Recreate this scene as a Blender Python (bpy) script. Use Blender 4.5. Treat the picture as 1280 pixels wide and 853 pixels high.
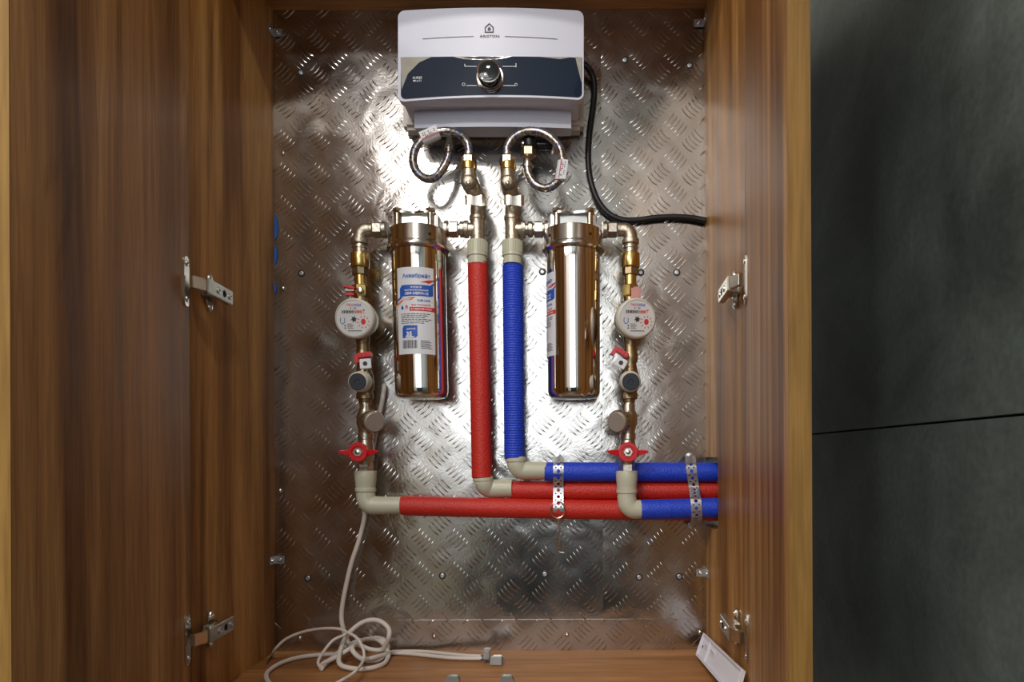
import bpy, math, random
from mathutils import Vector, Matrix

for o in list(bpy.data.objects):
    bpy.data.objects.remove(o)
SC = bpy.context.scene
COL = SC.collection
random.seed(7)
R = math.radians

# ------------------------------------------------------------------ camera
FPX, VX, VY, D0, EYE = 808.0, 708.0, 572.0, 1.05, 1.313
cam_d = bpy.data.cameras.new('camera')
cam = bpy.data.objects.new('camera', cam_d)
COL.objects.link(cam)
cam_d.sensor_width = 36
cam_d.lens = 36 * FPX / 1280
cam_d.shift_x = -(VX - 640) / 1280
cam_d.shift_y = (VY - 426.5) / 1280
cam_d.clip_start = 0.01
cam.matrix_world = Matrix.Translation((0, -D0, EYE)) @ Matrix.Rotation(R(90), 4, 'X') @ Matrix.Rotation(-0.004, 4, 'Z')
SC.camera = cam

# ------------------------------------------------------------------ world, lights, exposure
w = bpy.data.worlds.new('world')
SC.world = w
w.use_nodes = True
w.node_tree.nodes['Background'].inputs[0].default_value = (0.9, 0.95, 1, 1)
w.node_tree.nodes['Background'].inputs[1].default_value = 0.3
SC.view_settings.view_transform = 'Standard'
SC.view_settings.look = 'None'
SC.view_settings.gamma = 1
SC.view_settings.exposure = 0.12


def lamp(name, loc, target, size, power, col, shape='DISK', sy=None):
    d = bpy.data.lights.new(name, 'AREA')
    d.shape = shape
    d.size = size
    if sy:
        d.size_y = sy
    d.energy = power
    d.color = col
    o = bpy.data.objects.new(name, d)
    COL.objects.link(o)
    o.location = loc
    o.rotation_euler = (Vector(target) - Vector(loc)).to_track_quat('-Z', 'Y').to_euler()
    return o


lamp('ceiling_lamp_near', (-0.22, -0.88, 2.47), (-0.22, -0.7, 0), 0.08, 4.5, (1.0, 0.93, 0.84))
lamp('ceiling_lamp_middle', (-0.50, -1.65, 2.47), (-0.3, -1.0, 0), 0.09, 6.5, (1.0, 0.95, 0.90))
lamp('ceiling_lamp_far', (-0.95, -1.75, 2.47), (-0.6, -1.2, 0), 0.10, 5.5, (1.0, 0.92, 0.80))
lamp('overhead_soft_fill', (-0.95, -1.95, 2.48), (-0.95, -1.95, 0), 1.2, 14, (1.0, 0.97, 0.94), 'RECTANGLE', 1.2)  # added broad soft fill below the ceiling, not a fixture of the room
# daylight coming in through the window opposite the cupboard
lamp('window_daylight', (-0.23, -2.61, 1.86), (-0.23, 0, 1.86), 1.0, 9.5, (0.90, 0.95, 0.98), 'RECTANGLE', 1.06)


# ------------------------------------------------------------------ pixel helpers
def P(px, py, off=0.0):
    u, v = px - VX, py - VY
    a, b = u - 0.004 * v, v + 0.004 * u
    Z = D0 - off
    return Vector((a * Z / FPX, -off, EYE - b * Z / FPX))


SHELF = 1.0


def F(px, py, h=0.0):          # point at height h over the cupboard floor
    u, v = px - VX, py - VY
    b = v + 0.004 * u
    Z = (EYE - SHELF - h) * FPX / b
    return P(px, py, D0 - Z)


XL, XR = -0.474, 0.2265


def S(px, py, st=0.0, left=True):   # point st in front of the inner face of a side panel
    u, v = px - VX, py - VY
    a = u - 0.004 * v
    Z = (abs(XL if left else XR) - st) * FPX / abs(a)
    return P(px, py, D0 - Z)


U = 0.00125    # one pixel near the back plane, in metres

# ------------------------------------------------------------------ materials
MATS = {}


def nm(name):
    m = bpy.data.materials.new(name)
    m.use_nodes = True
    nt = m.node_tree
    b = nt.nodes['Principled BSDF']
    MATS[name] = m
    return m, nt, b


def plain(name, col, rough=0.5, metal=0.0, coat=0.0, noise=0.0, nscale=60, bump=0.0, bscale=200, rvar=0.0, spec=None):
    m, nt, b = nm(name)
    b.inputs['Base Color'].default_value = (*col, 1)
    b.inputs['Roughness'].default_value = rough
    b.inputs['Metallic'].default_value = metal
    b.inputs['Coat Weight'].default_value = coat
    if spec is not None:
        b.inputs['Specular IOR Level'].default_value = spec
    tc = nt.nodes.new('ShaderNodeTexCoord')
    n = nt.nodes.new('ShaderNodeTexNoise')
    n.inputs['Scale'].default_value = nscale
    n.inputs['Detail'].default_value = 4
    nt.links.new(tc.outputs['Object'], n.inputs['Vector'])
    mr = nt.nodes.new('ShaderNodeMix')
    mr.data_type = 'RGBA'
    k = noise
    mr.inputs[6].default_value = (*[c * (1 - k) for c in col], 1)
    mr.inputs[7].default_value = (*[min(1, c * (1 + k)) for c in col], 1)
    nt.links.new(n.outputs['Fac'], mr.inputs[0])
    nt.links.new(mr.outputs[2], b.inputs['Base Color'])
    if rvar:
        rr = nt.nodes.new('ShaderNodeMapRange')
        rr.inputs[3].default_value = max(0.02, rough - rvar)
        rr.inputs[4].default_value = rough + rvar
        nt.links.new(n.outputs['Fac'], rr.inputs[0])
        nt.links.new(rr.outputs[0], b.inputs['Roughness'])
    if bump:
        n2 = nt.nodes.new('ShaderNodeTexNoise')
        n2.inputs['Scale'].default_value = bscale
        nt.links.new(tc.outputs['Object'], n2.inputs['Vector'])
        bp = nt.nodes.new('ShaderNodeBump')
        bp.inputs['Strength'].default_value = bump
        bp.inputs['Distance'].default_value = 0.002
        nt.links.new(n2.outputs['Fac'], bp.inputs['Height'])
        nt.links.new(bp.outputs[0], b.inputs['Normal'])
    return m


def wood(name, axis, light, mid, dark, seed=0.0, rough=0.34, streak=1.0):
    m, nt, b = nm(name)
    L = nt.links
    tc = nt.nodes.new('ShaderNodeTexCoord')

    def noise(sc, detail, dist=0.0, rot=0):
        mp = nt.nodes.new('ShaderNodeMapping')
        s = [sc[0]] * 3
        s[axis] = sc[1]
        mp.inputs['Scale'].default_value = s
        mp.inputs['Location'].default_value = (seed, seed * 1.7, seed * 0.6)
        L.new(tc.outputs['Object'], mp.inputs[0])
        n = nt.nodes.new('ShaderNodeTexNoise')
        n.inputs['Scale'].default_value = 1
        n.inputs['Detail'].default_value = detail
        n.inputs['Distortion'].default_value = dist
        L.new(mp.outputs[0], n.inputs['Vector'])
        return n.outputs['Fac']

    def ramp(src, stops):
        r = nt.nodes.new('ShaderNodeValToRGB')
        e = r.color_ramp.elements
        e[0].position, e[0].color = stops[0][0], (*stops[0][1], 1)
        e[1].position, e[1].color = stops[-1][0], (*stops[-1][1], 1)
        for p, c in stops[1:-1]:
            x = e.new(p)
            x.color = (*c, 1)
        L.new(src, r.inputs[0])
        return r.outputs[0]

    def mix(a, c, fac, mode='MULTIPLY'):
        x = nt.nodes.new('ShaderNodeMix')
        x.data_type = 'RGBA'
        x.blend_type = mode
        if isinstance(fac, float):
            x.inputs[0].default_value = fac
        else:
            L.new(fac, x.inputs[0])
        L.new(a, x.inputs[6])
        L.new(c, x.inputs[7])
        return x.outputs[2]

    broad = ramp(noise((13, 0.8), 2, 0.8), [(0.38, dark), (0.5, mid), (0.62, light)])
    g = (1, 1, 1)
    st = ramp(noise((20, 1.0), 6, 1.6), [(0.34, (0.40, 0.35, 0.32)), (0.43, (0.74, 0.70, 0.68)), (0.52, g)])
    fine = ramp(noise((420, 16), 4), [(0.3, (0.66, 0.64, 0.62)), (0.6, g)])
    med = ramp(noise((44, 3.4), 6, 2.2), [(0.34, (0.76, 0.72, 0.70)), (0.60, (1.08, 1.06, 1.05))])
    knot = ramp(noise((11, 3.2), 3, 1.6), [(0.24, (0.35, 0.28, 0.24)), (0.31, (0.8, 0.76, 0.72)), (0.35, g)])
    c = mix(broad, st, 0.75 * streak)
    c = mix(c, med, 0.7)
    c = mix(c, fine, 0.7)
    c = mix(c, knot, 0.8 * streak)
    L.new(c, b.inputs['Base Color'])
    b.inputs['Roughness'].default_value = rough + .1
    b.inputs['Specular IOR Level'].default_value = 0.16
    bp = nt.nodes.new('ShaderNodeBump')
    bp.inputs['Strength'].default_value = 0.12
    bp.inputs['Distance'].default_value = 0.001
    L.new(fine, bp.inputs['Height'])
    L.new(bp.outputs[0], b.inputs['Normal'])
    return m


OAKL, OAKM, OAKD = (0.62, 0.335, 0.105), (0.45, 0.220, 0.060), (0.28, 0.122, 0.030)
wood('oak_side', 2, OAKL, OAKM, OAKD, 3.1)
wood('oak_door', 2, (0.62, 0.340, 0.120), (0.46, 0.232, 0.072), (0.28, 0.130, 0.038), 9.4)
wood('oak_shelf', 0, (0.52, 0.26, 0.10), (0.42, 0.20, 0.07), (0.32, 0.14, 0.045), 5.5, 0.4, 0.4)
wood('oak_edge', 2, (0.33, 0.19, 0.052), (0.27, 0.15, 0.040), (0.22, 0.12, 0.030), 1.2, 0.45, 0.3)


def sheet_mat(name, seed, col=(0.56, 0.54, 0.52)):
    m, nt, b = nm(name)
    L = nt.links
    tc = nt.nodes.new('ShaderNodeTexCoord')
    mp = nt.nodes.new('ShaderNodeMapping')
    mp.inputs['Location'].default_value = (seed, 0, seed)
    L.new(tc.outputs['Object'], mp.inputs[0])

    def noise(s, d=3, dist=0):
        n = nt.nodes.new('ShaderNodeTexNoise')
        n.inputs['Scale'].default_value = s
        n.inputs['Detail'].default_value = d
        n.inputs['Distortion'].default_value = dist
        L.new(mp.outputs[0], n.inputs['Vector'])
        return n.outputs['Fac']
    b.inputs['Metallic'].default_value = 1
    mx = nt.nodes.new('ShaderNodeMix')
    mx.data_type = 'RGBA'
    mx.inputs[6].default_value = (*[c * 0.8 for c in col], 1)
    mx.inputs[7].default_value = (*[min(1, c * 1.15) for c in col], 1)
    L.new(noise(35, 6), mx.inputs[0])
    L.new(mx.outputs[2], b.inputs['Base Color'])
    rr = nt.nodes.new('ShaderNodeMapRange')
    rr.inputs[1].default_value = 0.35
    rr.inputs[2].default_value = 0.65
    rr.inputs[3].default_value = 0.13
    rr.inputs[4].default_value = 0.26
    L.new(noise(9, 5), rr.inputs[0])
    L.new(rr.outputs[0], b.inputs['Roughness'])
    b1 = nt.nodes.new('ShaderNodeBump')
    b1.inputs['Strength'].default_value = 1.0
    b1.inputs['Distance'].default_value = 0.0016
    L.new(noise(17, 1, 0.5), b1.inputs['Height'])
    b2 = nt.nodes.new('ShaderNodeBump')
    b2.inputs['Strength'].default_value = 0.35
    b2.inputs['Distance'].default_value = 0.0004
    L.new(noise(260, 4), b2.inputs['Height'])
    L.new(b1.outputs[0], b2.inputs['Normal'])
    L.new(b2.outputs[0], b.inputs['Normal'])
    return m


sheet_mat('tread_sheet', 2.0)
sheet_mat('tread_sheet_right', 8.0, (0.56, 0.54, 0.51))
plain('tread_bar', (0.66, 0.63, 0.59), 0.20, 1.0, noise=0.08)
plain('steel', (0.72, 0.70, 0.67), 0.22, 1.0, noise=0.06, rvar=0.05)
plain('polished_steel', (0.80, 0.77, 0.74), 0.07, 1.0, noise=0.02)
plain('brushed_collar', (0.70, 0.66, 0.62), 0.17, 1.0, noise=0.05)
plain('nickel', (0.60, 0.55, 0.46), 0.33, 1.0, noise=0.18, nscale=90, bump=0.15)
plain('nickel_bright', (0.80, 0.76, 0.68), 0.25, 1.0, noise=0.1, nscale=90)
plain('cast_nickel', (0.56, 0.50, 0.40), 0.42, 1.0, noise=0.22, nscale=120, bump=0.4)
plain('brass', (0.78, 0.56, 0.20), 0.27, 1.0, noise=0.15, nscale=80)
plain('brass_dark', (0.40, 0.31, 0.18), 0.4, 1.0, noise=0.3, nscale=90)
plain('hinge_steel', (0.66, 0.62, 0.54), 0.24, 1.0, noise=0.08)
plain('brass_pale', (0.74, 0.55, 0.34), 0.3, 1.0, noise=0.1)
plain('zinc', (0.64, 0.66, 0.69), 0.4, 1.0, noise=0.2, nscale=150)
plain('knob_black', (0.008, 0.010, 0.014), 0.06, coat=1.0)
plain('white_plastic', (0.70, 0.73, 0.86), 0.42, noise=0.01)
plain('beige_plastic', (0.62, 0.58, 0.54), 0.4, noise=0.02)
plain('bracket_plastic', (0.74, 0.73, 0.80), 0.38, noise=0.02)
plain('glass_black', (0.010, 0.020, 0.045), 0.09, coat=1.0, noise=0.2, nscale=20, bump=0.10, bscale=30)
plain('black_plastic', (0.012, 0.012, 0.014), 0.3, noise=0.1)
plain('black_rubber', (0.010, 0.011, 0.013), 0.45, noise=0.2, nscale=150)
plain('dark_hole', (0.004, 0.004, 0.004), 0.9)
plain('foam_red', (0.56, 0.024, 0.014), 0.5, noise=0.22, nscale=260, bump=0.55, bscale=380)
plain('foam_blue', (0.012, 0.055, 0.60), 0.5, noise=0.22, nscale=260, bump=0.55, bscale=380)
plain('ppr', (0.56, 0.555, 0.43), 0.33, noise=0.05, nscale=60)
plain('red_paint', (0.60, 0.012, 0.02), 0.28, noise=0.1, nscale=60, coat=0.3)
plain('red_tag', (0.62, 0.03, 0.04), 0.35, noise=0.25, nscale=200)
plain('dial_white', (0.70, 0.70, 0.70), 0.25, noise=0.02, coat=0.5)
plain('cream_plastic', (0.66, 0.63, 0.55), 0.35, noise=0.04)
plain('cap_dark', (0.020, 0.026, 0.034), 0.45, noise=0.2)
plain('cap_grey', (0.36, 0.31, 0.26), 0.45, noise=0.1, metal=0.3)
plain('ink_black', (0.03, 0.03, 0.035), 0.5)
plain('ink_grey', (0.22, 0.22, 0.24), 0.5)
plain('ink_red', (0.65, 0.03, 0.03), 0.5)
plain('ink_orange', (0.75, 0.16, 0.04), 0.5)
plain('ink_blue', (0.02, 0.10, 0.48), 0.5)
plain('ink_white', (0.85, 0.85, 0.88), 0.5)
plain('paper', (0.74, 0.75, 0.79), 0.42, noise=0.02)
plain('cable_white', (0.66, 0.60, 0.55), 0.42, noise=0.05, nscale=40)
plain('film', (0.42, 0.40, 0.35), 0.16, noise=0.35, nscale=35, coat=0.6, bump=0.5, bscale=60)
plain('blue_film', (0.02, 0.15, 0.62), 0.35, noise=0.2, nscale=60)
plain('clip_grey', (0.30, 0.31, 0.28), 0.35, noise=0.1, metal=0.4)
plain('connector_grey', (0.36, 0.37, 0.38), 0.3, noise=0.08)
plain('joint', (0.015, 0.017, 0.017), 0.8)
plain('room_white', (0.76, 0.75, 0.72), 0.7, noise=0.03)
plain('room_floor', (0.10, 0.085, 0.07), 0.35, noise=0.2, nscale=6)
plain('room_slate', (0.045, 0.055, 0.065), 0.5, noise=0.2, nscale=4)
plain('room_cream', (0.72, 0.70, 0.55), 0.5, noise=0.1, nscale=4)
plain('room_brown', (0.16, 0.09, 0.05), 0.5, noise=0.2, nscale=4)


def braid_mat():
    m, nt, b = nm('braid')
    L = nt.links
    b.inputs['Metallic'].default_value = 0.85
    b.inputs['Roughness'].default_value = 0.28
    b.inputs['Coat Weight'].default_value = 0.6
    tc = nt.nodes.new('ShaderNodeTexCoord')
    n = nt.nodes.new('ShaderNodeTexNoise')
    n.inputs['Scale'].default_value = 210
    n.inputs['Detail'].default_value = 1
    L.new(tc.outputs['Object'], n.inputs['Vector'])
    r = nt.nodes.new('ShaderNodeValToRGB')
    e = r.color_ramp.elements
    e[0].position, e[0].color = 0.34, (0.16, 0.14, 0.13, 1)
    e[1].position, e[1].color = 0.6, (0.50, 0.46, 0.43, 1)
    L.new(n.outputs['Fac'], r.inputs[0])
    L.new(r.outputs[0], b.inputs['Base Color'])
    bp = nt.nodes.new('ShaderNodeBump')
    bp.inputs['Strength'].default_value = 0.5
    bp.inputs['Distance'].default_value = 0.001
    L.new(n.outputs['Fac'], bp.inputs['Height'])
    L.new(bp.outputs[0], b.inputs['Normal'])


braid_mat()


def tile_mat():
    m, nt, b = nm('slate_tile')
    L = nt.links
    tc = nt.nodes.new('ShaderNodeTexCoord')
    n = nt.nodes.new('ShaderNodeTexNoise')
    n.inputs['Scale'].default_value = 5
    n.inputs['Detail'].default_value = 9
    n.inputs['Roughness'].default_value = 0.62
    n.inputs['Distortion'].default_value = 0.5
    L.new(tc.outputs['Object'], n.inputs['Vector'])
    r = nt.nodes.new('ShaderNodeValToRGB')
    e = r.color_ramp.elements
    e[0].position, e[0].color = 0.32, (0.050, 0.063, 0.057, 1)
    e[1].position, e[1].color = 0.7, (0.150, 0.184, 0.168, 1)
    L.new(n.outputs['Fac'], r.inputs[0])
    n2 = nt.nodes.new('ShaderNodeTexNoise')
    n2.inputs['Scale'].default_value = 130
    n2.inputs['Detail'].default_value = 4
    L.new(tc.outputs['Object'], n2.inputs['Vector'])
    mx = nt.nodes.new('ShaderNodeMix')
    mx.data_type = 'RGBA'
    mx.blend_type = 'OVERLAY'
    mx.inputs[0].default_value = 0.35
    L.new(r.outputs[0], mx.inputs[6])
    L.new(n2.outputs['Fac'], mx.inputs[7])
    L.new(mx.outputs[2], b.inputs['Base Color'])
    b.inputs['Roughness'].default_value = 0.42
    bp = nt.nodes.new('ShaderNodeBump')
    bp.inputs['Strength'].default_value = 0.2
    bp.inputs['Distance'].default_value = 0.001
    L.new(n2.outputs['Fac'], bp.inputs['Height'])
    L.new(bp.outputs[0], b.inputs['Normal'])


tile_mat()


# ------------------------------------------------------------------ mesh builder
def frame(d):
    d = d.normalized()
    up = Vector((0, 0, 1)) if abs(d.z) < 0.9 else Vector((1, 0, 0))
    x = up.cross(d).normalized()
    return x, d.cross(x).normalized(), d


class MB:
    def __init__(s):
        s.v, s.f = [], []

    def add(s, vs, fs):
        b = len(s.v)
        s.v += [Vector(p) for p in vs]
        s.f += [tuple(i + b for i in f) for f in fs]
        return s

    def box(s, lo, hi):
        x0, y0, z0 = lo
        x1, y1, z1 = hi
        return s.add([(x0, y0, z0), (x1, y0, z0), (x1, y1, z0), (x0, y1, z0), (x0, y0, z1), (x1, y0, z1), (x1, y1, z1), (x0, y1, z1)],
                     [(0, 3, 2, 1), (4, 5, 6, 7), (0, 1, 5, 4), (1, 2, 6, 5), (2, 3, 7, 6), (3, 0, 4, 7)])

    def obox(s, c, ex, ey, ez):    # oriented box: centre and three half-extent vectors
        vs = [c + a * ex + b * ey + g * ez for g in (-1, 1) for a, b in ((-1, -1), (1, -1), (1, 1), (-1, 1))]
        return s.add(vs, [(0, 3, 2, 1), (4, 5, 6, 7), (0, 1, 5, 4), (1, 2, 6, 5), (2, 3, 7, 6), (3, 0, 4, 7)])

    def rings(s, cs, rs, ax=None, n=24, caps=True, rot=0.0, fr=None):
        base = len(s.v)
        if fr is None:
            fr = frame(ax if ax is not None else (cs[-1] - cs[0]))
        x, y, _ = fr
        for c, r in zip(cs, rs):
            for i in range(n):
                a = rot + 2 * math.pi * i / n
                s.v.append(c + (x * math.cos(a) + y * math.sin(a)) * r)
        m = len(cs)
        for j in range(m - 1):
            for i in range(n):
                k = (i + 1) % n
                s.f.append((base + j * n + i, base + j * n + k, base + (j + 1) * n + k, base + (j + 1) * n + i))
        if caps:
            s.f.append(tuple(base + i for i in reversed(range(n))))
            s.f.append(tuple(base + (m - 1) * n + i for i in range(n)))
        return s

    def lathe(s, o, d, prof, n=24, rot=0.0, caps=True):      # prof: (distance along d, radius)
        d = Vector(d).normalized()
        return s.rings([o + d * t for t, r in prof], [r for t, r in prof], d, n, caps, rot)

    def tube(s, pts, r, n=12, smooth=6, closed=False):
        rs = r if isinstance(r, list) else [r] * len(pts)
        if smooth:
            P2, R2 = [], []
            N = len(pts)
            for i in range(N - 1):
                p0, p1, p2, p3 = pts[max(i - 1, 0)], pts[i], pts[i + 1], pts[min(i + 2, N - 1)]
                for k in range(smooth):
                    t = k / smooth
                    P2.append(0.5 * ((2 * p1) + (p2 - p0) * t + (2 * p0 - 5 * p1 + 4 * p2 - p3) * t * t + (3 * p1 - 3 * p2 + p3 - p0) * t ** 3))
                    R2.append(rs[i] * (1 - t) + rs[i + 1] * t)
            P2.append(pts[-1])
            R2.append(rs[-1])
            pts, rs = P2, R2
        base = len(s.v)
        t0 = (pts[1] - pts[0]).normalized()
        x, y, _ = frame(t0)
        for j, p in enumerate(pts):
            t = (pts[min(j + 1, len(pts) - 1)] - pts[max(j - 1, 0)])
            if t.length > 1e-9:
                t.normalize()
                x = (x - t * x.dot(t)).normalized()
                y = t.cross(x)
            for i in range(n):
                a = 2 * math.pi * i / n
                s.v.append(p + (x * math.cos(a) + y * math.sin(a)) * rs[j])
        m = len(pts)
        for j in range(m - 1):
            for i in range(n):
                k = (i + 1) % n
                s.f.append((base + j * n + i, base + j * n + k, base + (j + 1) * n + k, base + (j + 1) * n + i))
        s.f.append(tuple(base + i for i in reversed(range(n))))
        s.f.append(tuple(base + (m - 1) * n + i for i in range(n)))
        return s

    # vertical stack in pixel terms: prof = (py, radius px [, px [, off]])
    def vl(s, x, off, prof, n=28, rot=0.0):
        cs, rs = [], []
        for q in prof:
            cs.append(P(q[2] if len(q) > 2 else x, q[0], q[3] if len(q) > 3 else off))
            rs.append(q[1] * U)
        return s.rings(cs, rs, Vector((0, 0, -1)), n, True, rot)

    def hl(s, y, off, prof, n=28, rot=0.0):       # horizontal stack: (px, radius px [, py [, off]])
        cs, rs = [], []
        for q in prof:
            cs.append(P(q[0], q[2] if len(q) > 2 else y, q[3] if len(q) > 3 else off))
            rs.append(q[1] * U)
        return s.rings(cs, rs, Vector((1, 0, 0)), n, True, rot)

    def plate(s, pts, nrm, th):    # flat polygon with thickness
        nrm = Vector(nrm).normalized() * th
        n = len(pts)
        b = len(s.v)
        s.v += [Vector(p) for p in pts] + [Vector(p) + nrm for p in pts]
        s.f.append(tuple(b + i for i in range(n)))
        s.f.append(tuple(b + n + i for i in reversed(range(n))))
        for i in range(n):
            k = (i + 1) % n
            s.f.append((b + i, b + n + i, b + n + k, b + k))
        return s


BASE = {}
EACH = {'inlet_socket', 'collar_hole', 'cap_hole', 'marker_thread', 'double_lead', 'thin_core', 'wire_core', 'screw', 'screw_hole', 'handle_wing', 'moulded_rib', 'protective_film'}


def pieces(mb):
    par = list(range(len(mb.v)))

    def find(a):
        while par[a] != a:
            par[a] = par[par[a]]
            a = par[a]
        return a
    for f in mb.f:
        r0 = find(f[0])
        for q in f[1:]:
            par[find(q)] = r0
    gr = {}
    for f in mb.f:
        gr.setdefault(find(f[0]), []).append(f)
    out = []
    for fs in gr.values():
        ids = sorted({i for f in fs for i in f})
        mp = {i: k for k, i in enumerate(ids)}
        m = MB()
        m.v = [mb.v[i] for i in ids]
        m.f = [tuple(mp[i] for i in f) for f in fs]
        out.append(m)
    return out


def tagit(o, label=None, cat=None, group=None, kind=None):
    if label:
        o['label'] = label
    if cat:
        o['category'] = cat
    if group:
        o['group'] = group
    if kind:
        o['kind'] = kind
    return o


def thing(name, base, label, cat, group=None):
    o = bpy.data.objects.new(name, None)
    o.empty_display_size = 0.02
    COL.objects.link(o)
    o.location = base
    BASE[o.name] = Vector(base)
    return tagit(o, label, cat, group)


def put(name, mb, mat, parent=None, label=None, cat=None, group=None, kind=None, bevel=0.0, ang=35, fixn=True):
    if name in EACH and parent is not None:
        ps = pieces(mb)
        if len(ps) > 1:
            return [put1(name, q, mat, parent, label, cat, group, kind, bevel, ang, fixn) for q in ps][0]
    if parent is not None and ('print' in name or name == 'grip_ribs' or name == 'loose_film'):
        kind = 'stuff'
    return put1(name, mb, mat, parent, label, cat, group, kind, bevel, ang, fixn)


def put1(name, mb, mat, parent=None, label=None, cat=None, group=None, kind=None, bevel=0.0, ang=35, fixn=True):
    me = bpy.data.meshes.new(name)
    if parent is not None:
        base = BASE[parent.name]
    else:
        xs = [v.x for v in mb.v]
        ys = [v.y for v in mb.v]
        zs = [v.z for v in mb.v]
        base = Vector(((min(xs) + max(xs)) / 2, (min(ys) + max(ys)) / 2, min(zs)))
    me.from_pydata([v - base for v in mb.v], [], mb.f)
    if fixn:
        import bmesh
        bm = bmesh.new()
        bm.from_mesh(me)
        bmesh.ops.recalc_face_normals(bm, faces=bm.faces)
        if bevel:
            es = [e for e in bm.edges if len(e.link_faces) == 2 and e.calc_face_angle(0) > R(40)]
            bmesh.ops.bevel(bm, geom=es, offset=bevel, segments=2, affect='EDGES', clamp_overlap=True)
        bm.to_mesh(me)
        bm.free()
    for p in me.polygons:
        p.use_smooth = True
    me.set_sharp_from_angle(angle=R(ang))
    me.materials.append(MATS[mat])
    o = bpy.data.objects.new(name, me)
    COL.objects.link(o)
    if parent is not None:
        o.parent = parent
    else:
        o.location = base
    BASE[o.name] = base
    return tagit(o, label, cat, group, kind)


# text and flat print ---------------------------------------------------------
_txt = {}


def text_geo(s, bold=0.0):
    if (s, bold) in _txt:
        return _txt[(s, bold)]
    c = bpy.data.curves.new('print', 'FONT')
    c.body = s
    c.size = 1
    c.resolution_u = 2
    c.offset = bold
    o = bpy.data.objects.new('print', c)
    COL.objects.link(o)
    bpy.context.view_layer.update()
    me = bpy.data.meshes.new_from_object(o.evaluated_get(bpy.context.evaluated_depsgraph_get()))
    vs = [(v.co.x, v.co.y) for v in me.vertices]
    fs = [tuple(p.vertices) for p in me.polygons]
    bpy.data.objects.remove(o)
    bpy.data.curves.remove(c)
    bpy.data.meshes.remove(me)
    if not vs:
        vs, fs = [(0, 0), (1, 0), (1, .7), (0, .7)], [(0, 1, 2, 3)]
    x0, x1 = min(v[0] for v in vs), max(v[0] for v in vs)
    y0, y1 = min(v[1] for v in vs), max(v[1] for v in vs)
    vs = [((x - x0) / (x1 - x0), (y - y0) / max(y1 - y0, 1e-6)) for x, y in vs]
    _txt[(s, bold)] = (vs, fs)
    return vs, fs


def text_on(mb, s, fn, x0, x1, y0, y1, bold=0.0):   # text in the box x0..x1, y0 (bottom)..y1 (top) through fn(u, v)
    vs, fs = text_geo(s, bold)
    mb.add([fn(x0 + (x1 - x0) * a, y0 + (y1 - y0) * b) for a, b in vs], fs)


def poly_on(mb, fn, pts, sub=1):
    n = len(pts)
    out = []
    for i in range(n):
        a, b = pts[i], pts[(i + 1) % n]
        for k in range(sub):
            t = k / sub
            out.append(fn(a[0] + (b[0] - a[0]) * t, a[1] + (b[1] - a[1]) * t))
    mb.add(out, [tuple(range(len(out)))])


def rect_on(mb, fn, x0, x1, y0, y1, nx=6):
    for i in range(nx):
        a, b = x0 + (x1 - x0) * i / nx, x0 + (x1 - x0) * (i + 1) / nx
        mb.add([fn(a, y0), fn(b, y0), fn(b, y1), fn(a, y1)], [(0, 1, 2, 3)])


# ================================================================== THE ROOM
XW = 0.385
RY = -2.6


def struct(name, mb, mat, parent=None, **k):
    return put(name, mb, mat, parent, kind=None if parent else 'structure', **k)


struct('floor', MB().box((-1.7, RY - .1, -0.1), (XW + .1, 0.12, 0)), 'room_floor')
struct('ceiling', MB().box((-1.7, RY - .1, 2.5), (XW + .1, 0.12, 2.6)), 'room_white')
struct('wall_back', MB().box((-1.7, 0.022, 0), (XW + .1, 0.12, 2.5)), 'room_white')
struct('wall_left', MB().box((-1.7, RY, 0), (-1.6, 0.022, 2.5)), 'room_brown')
# wall opposite the cupboard, with the window opening
rw = MB()
rw.box((-1.6, RY - .1, 0), (-0.74, RY, 2.5)).box((0.28, RY - .1, 0), (XW, RY, 2.5))
rw.box((-0.74, RY - .1, 0), (0.28, RY, 1.31)).box((-0.74, RY - .1, 2.41), (0.28, RY, 2.5))
wf = struct('wall_front', rw, 'room_white')
put('wainscot', MB().box((-1.6, RY, 0), (XW, RY + .012, 1.29)), 'room_slate', wf)
d1 = struct('trim_1', MB().box((-1.20, RY + .012, 0), (-0.60, RY + .04, 1.30)), 'room_cream')

wr = struct('wall_right', MB().box((XW + .008, RY, 0), (XW + .1, 0.022, 2.5)), 'joint')
JZ = EYE + 0.0345
for y1 in (0.020, -1.182):
    for z0, z1 in ((0.002, JZ - 0.001), (JZ + 0.001, 2.498)):
        put('tile', MB().box((XW, y1 - 1.2, z0), (XW + .008, y1, z1)), 'slate_tile', wr, bevel=0.0006)

# ================================================================== THE CUPBOARD
ZT = 2.041
FR = 0.235          # depth of the carcass
TH = 0.016
cab = thing('cabinet', (XL, 0, SHELF - TH), 'shallow oak-look service cabinet with both doors open and aluminium-lined back', 'cabinet')
put('side_panel', MB().box((XL - TH, -FR, SHELF - TH), (XL, 0.018, ZT + TH)), 'oak_side', cab)
# right side panel with the pipe cut-out
nz1, nz0 = P(884, 572, 0).z, P(884, 657, 0).z
sp = MB()
NO = 0.084
A = [(0.018, SHELF - TH), (-FR, SHELF - TH), (-FR, ZT + TH), (0.018, ZT + TH), (0.018, nz1), (-NO, nz1), (-NO, nz0), (0.018, nz0)]
sp.plate([(XR, y, z) for y, z in A], (1, 0, 0), TH)
put('side_panel', sp, 'oak_side', cab)
put('top_panel', MB().box((XL, -FR, ZT), (XR, 0.018, ZT + TH)), 'oak_shelf', cab)
put('bottom_panel', MB().box((XL, -FR, SHELF - TH), (XR, 0.018, SHELF)), 'oak_shelf', cab)


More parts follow.
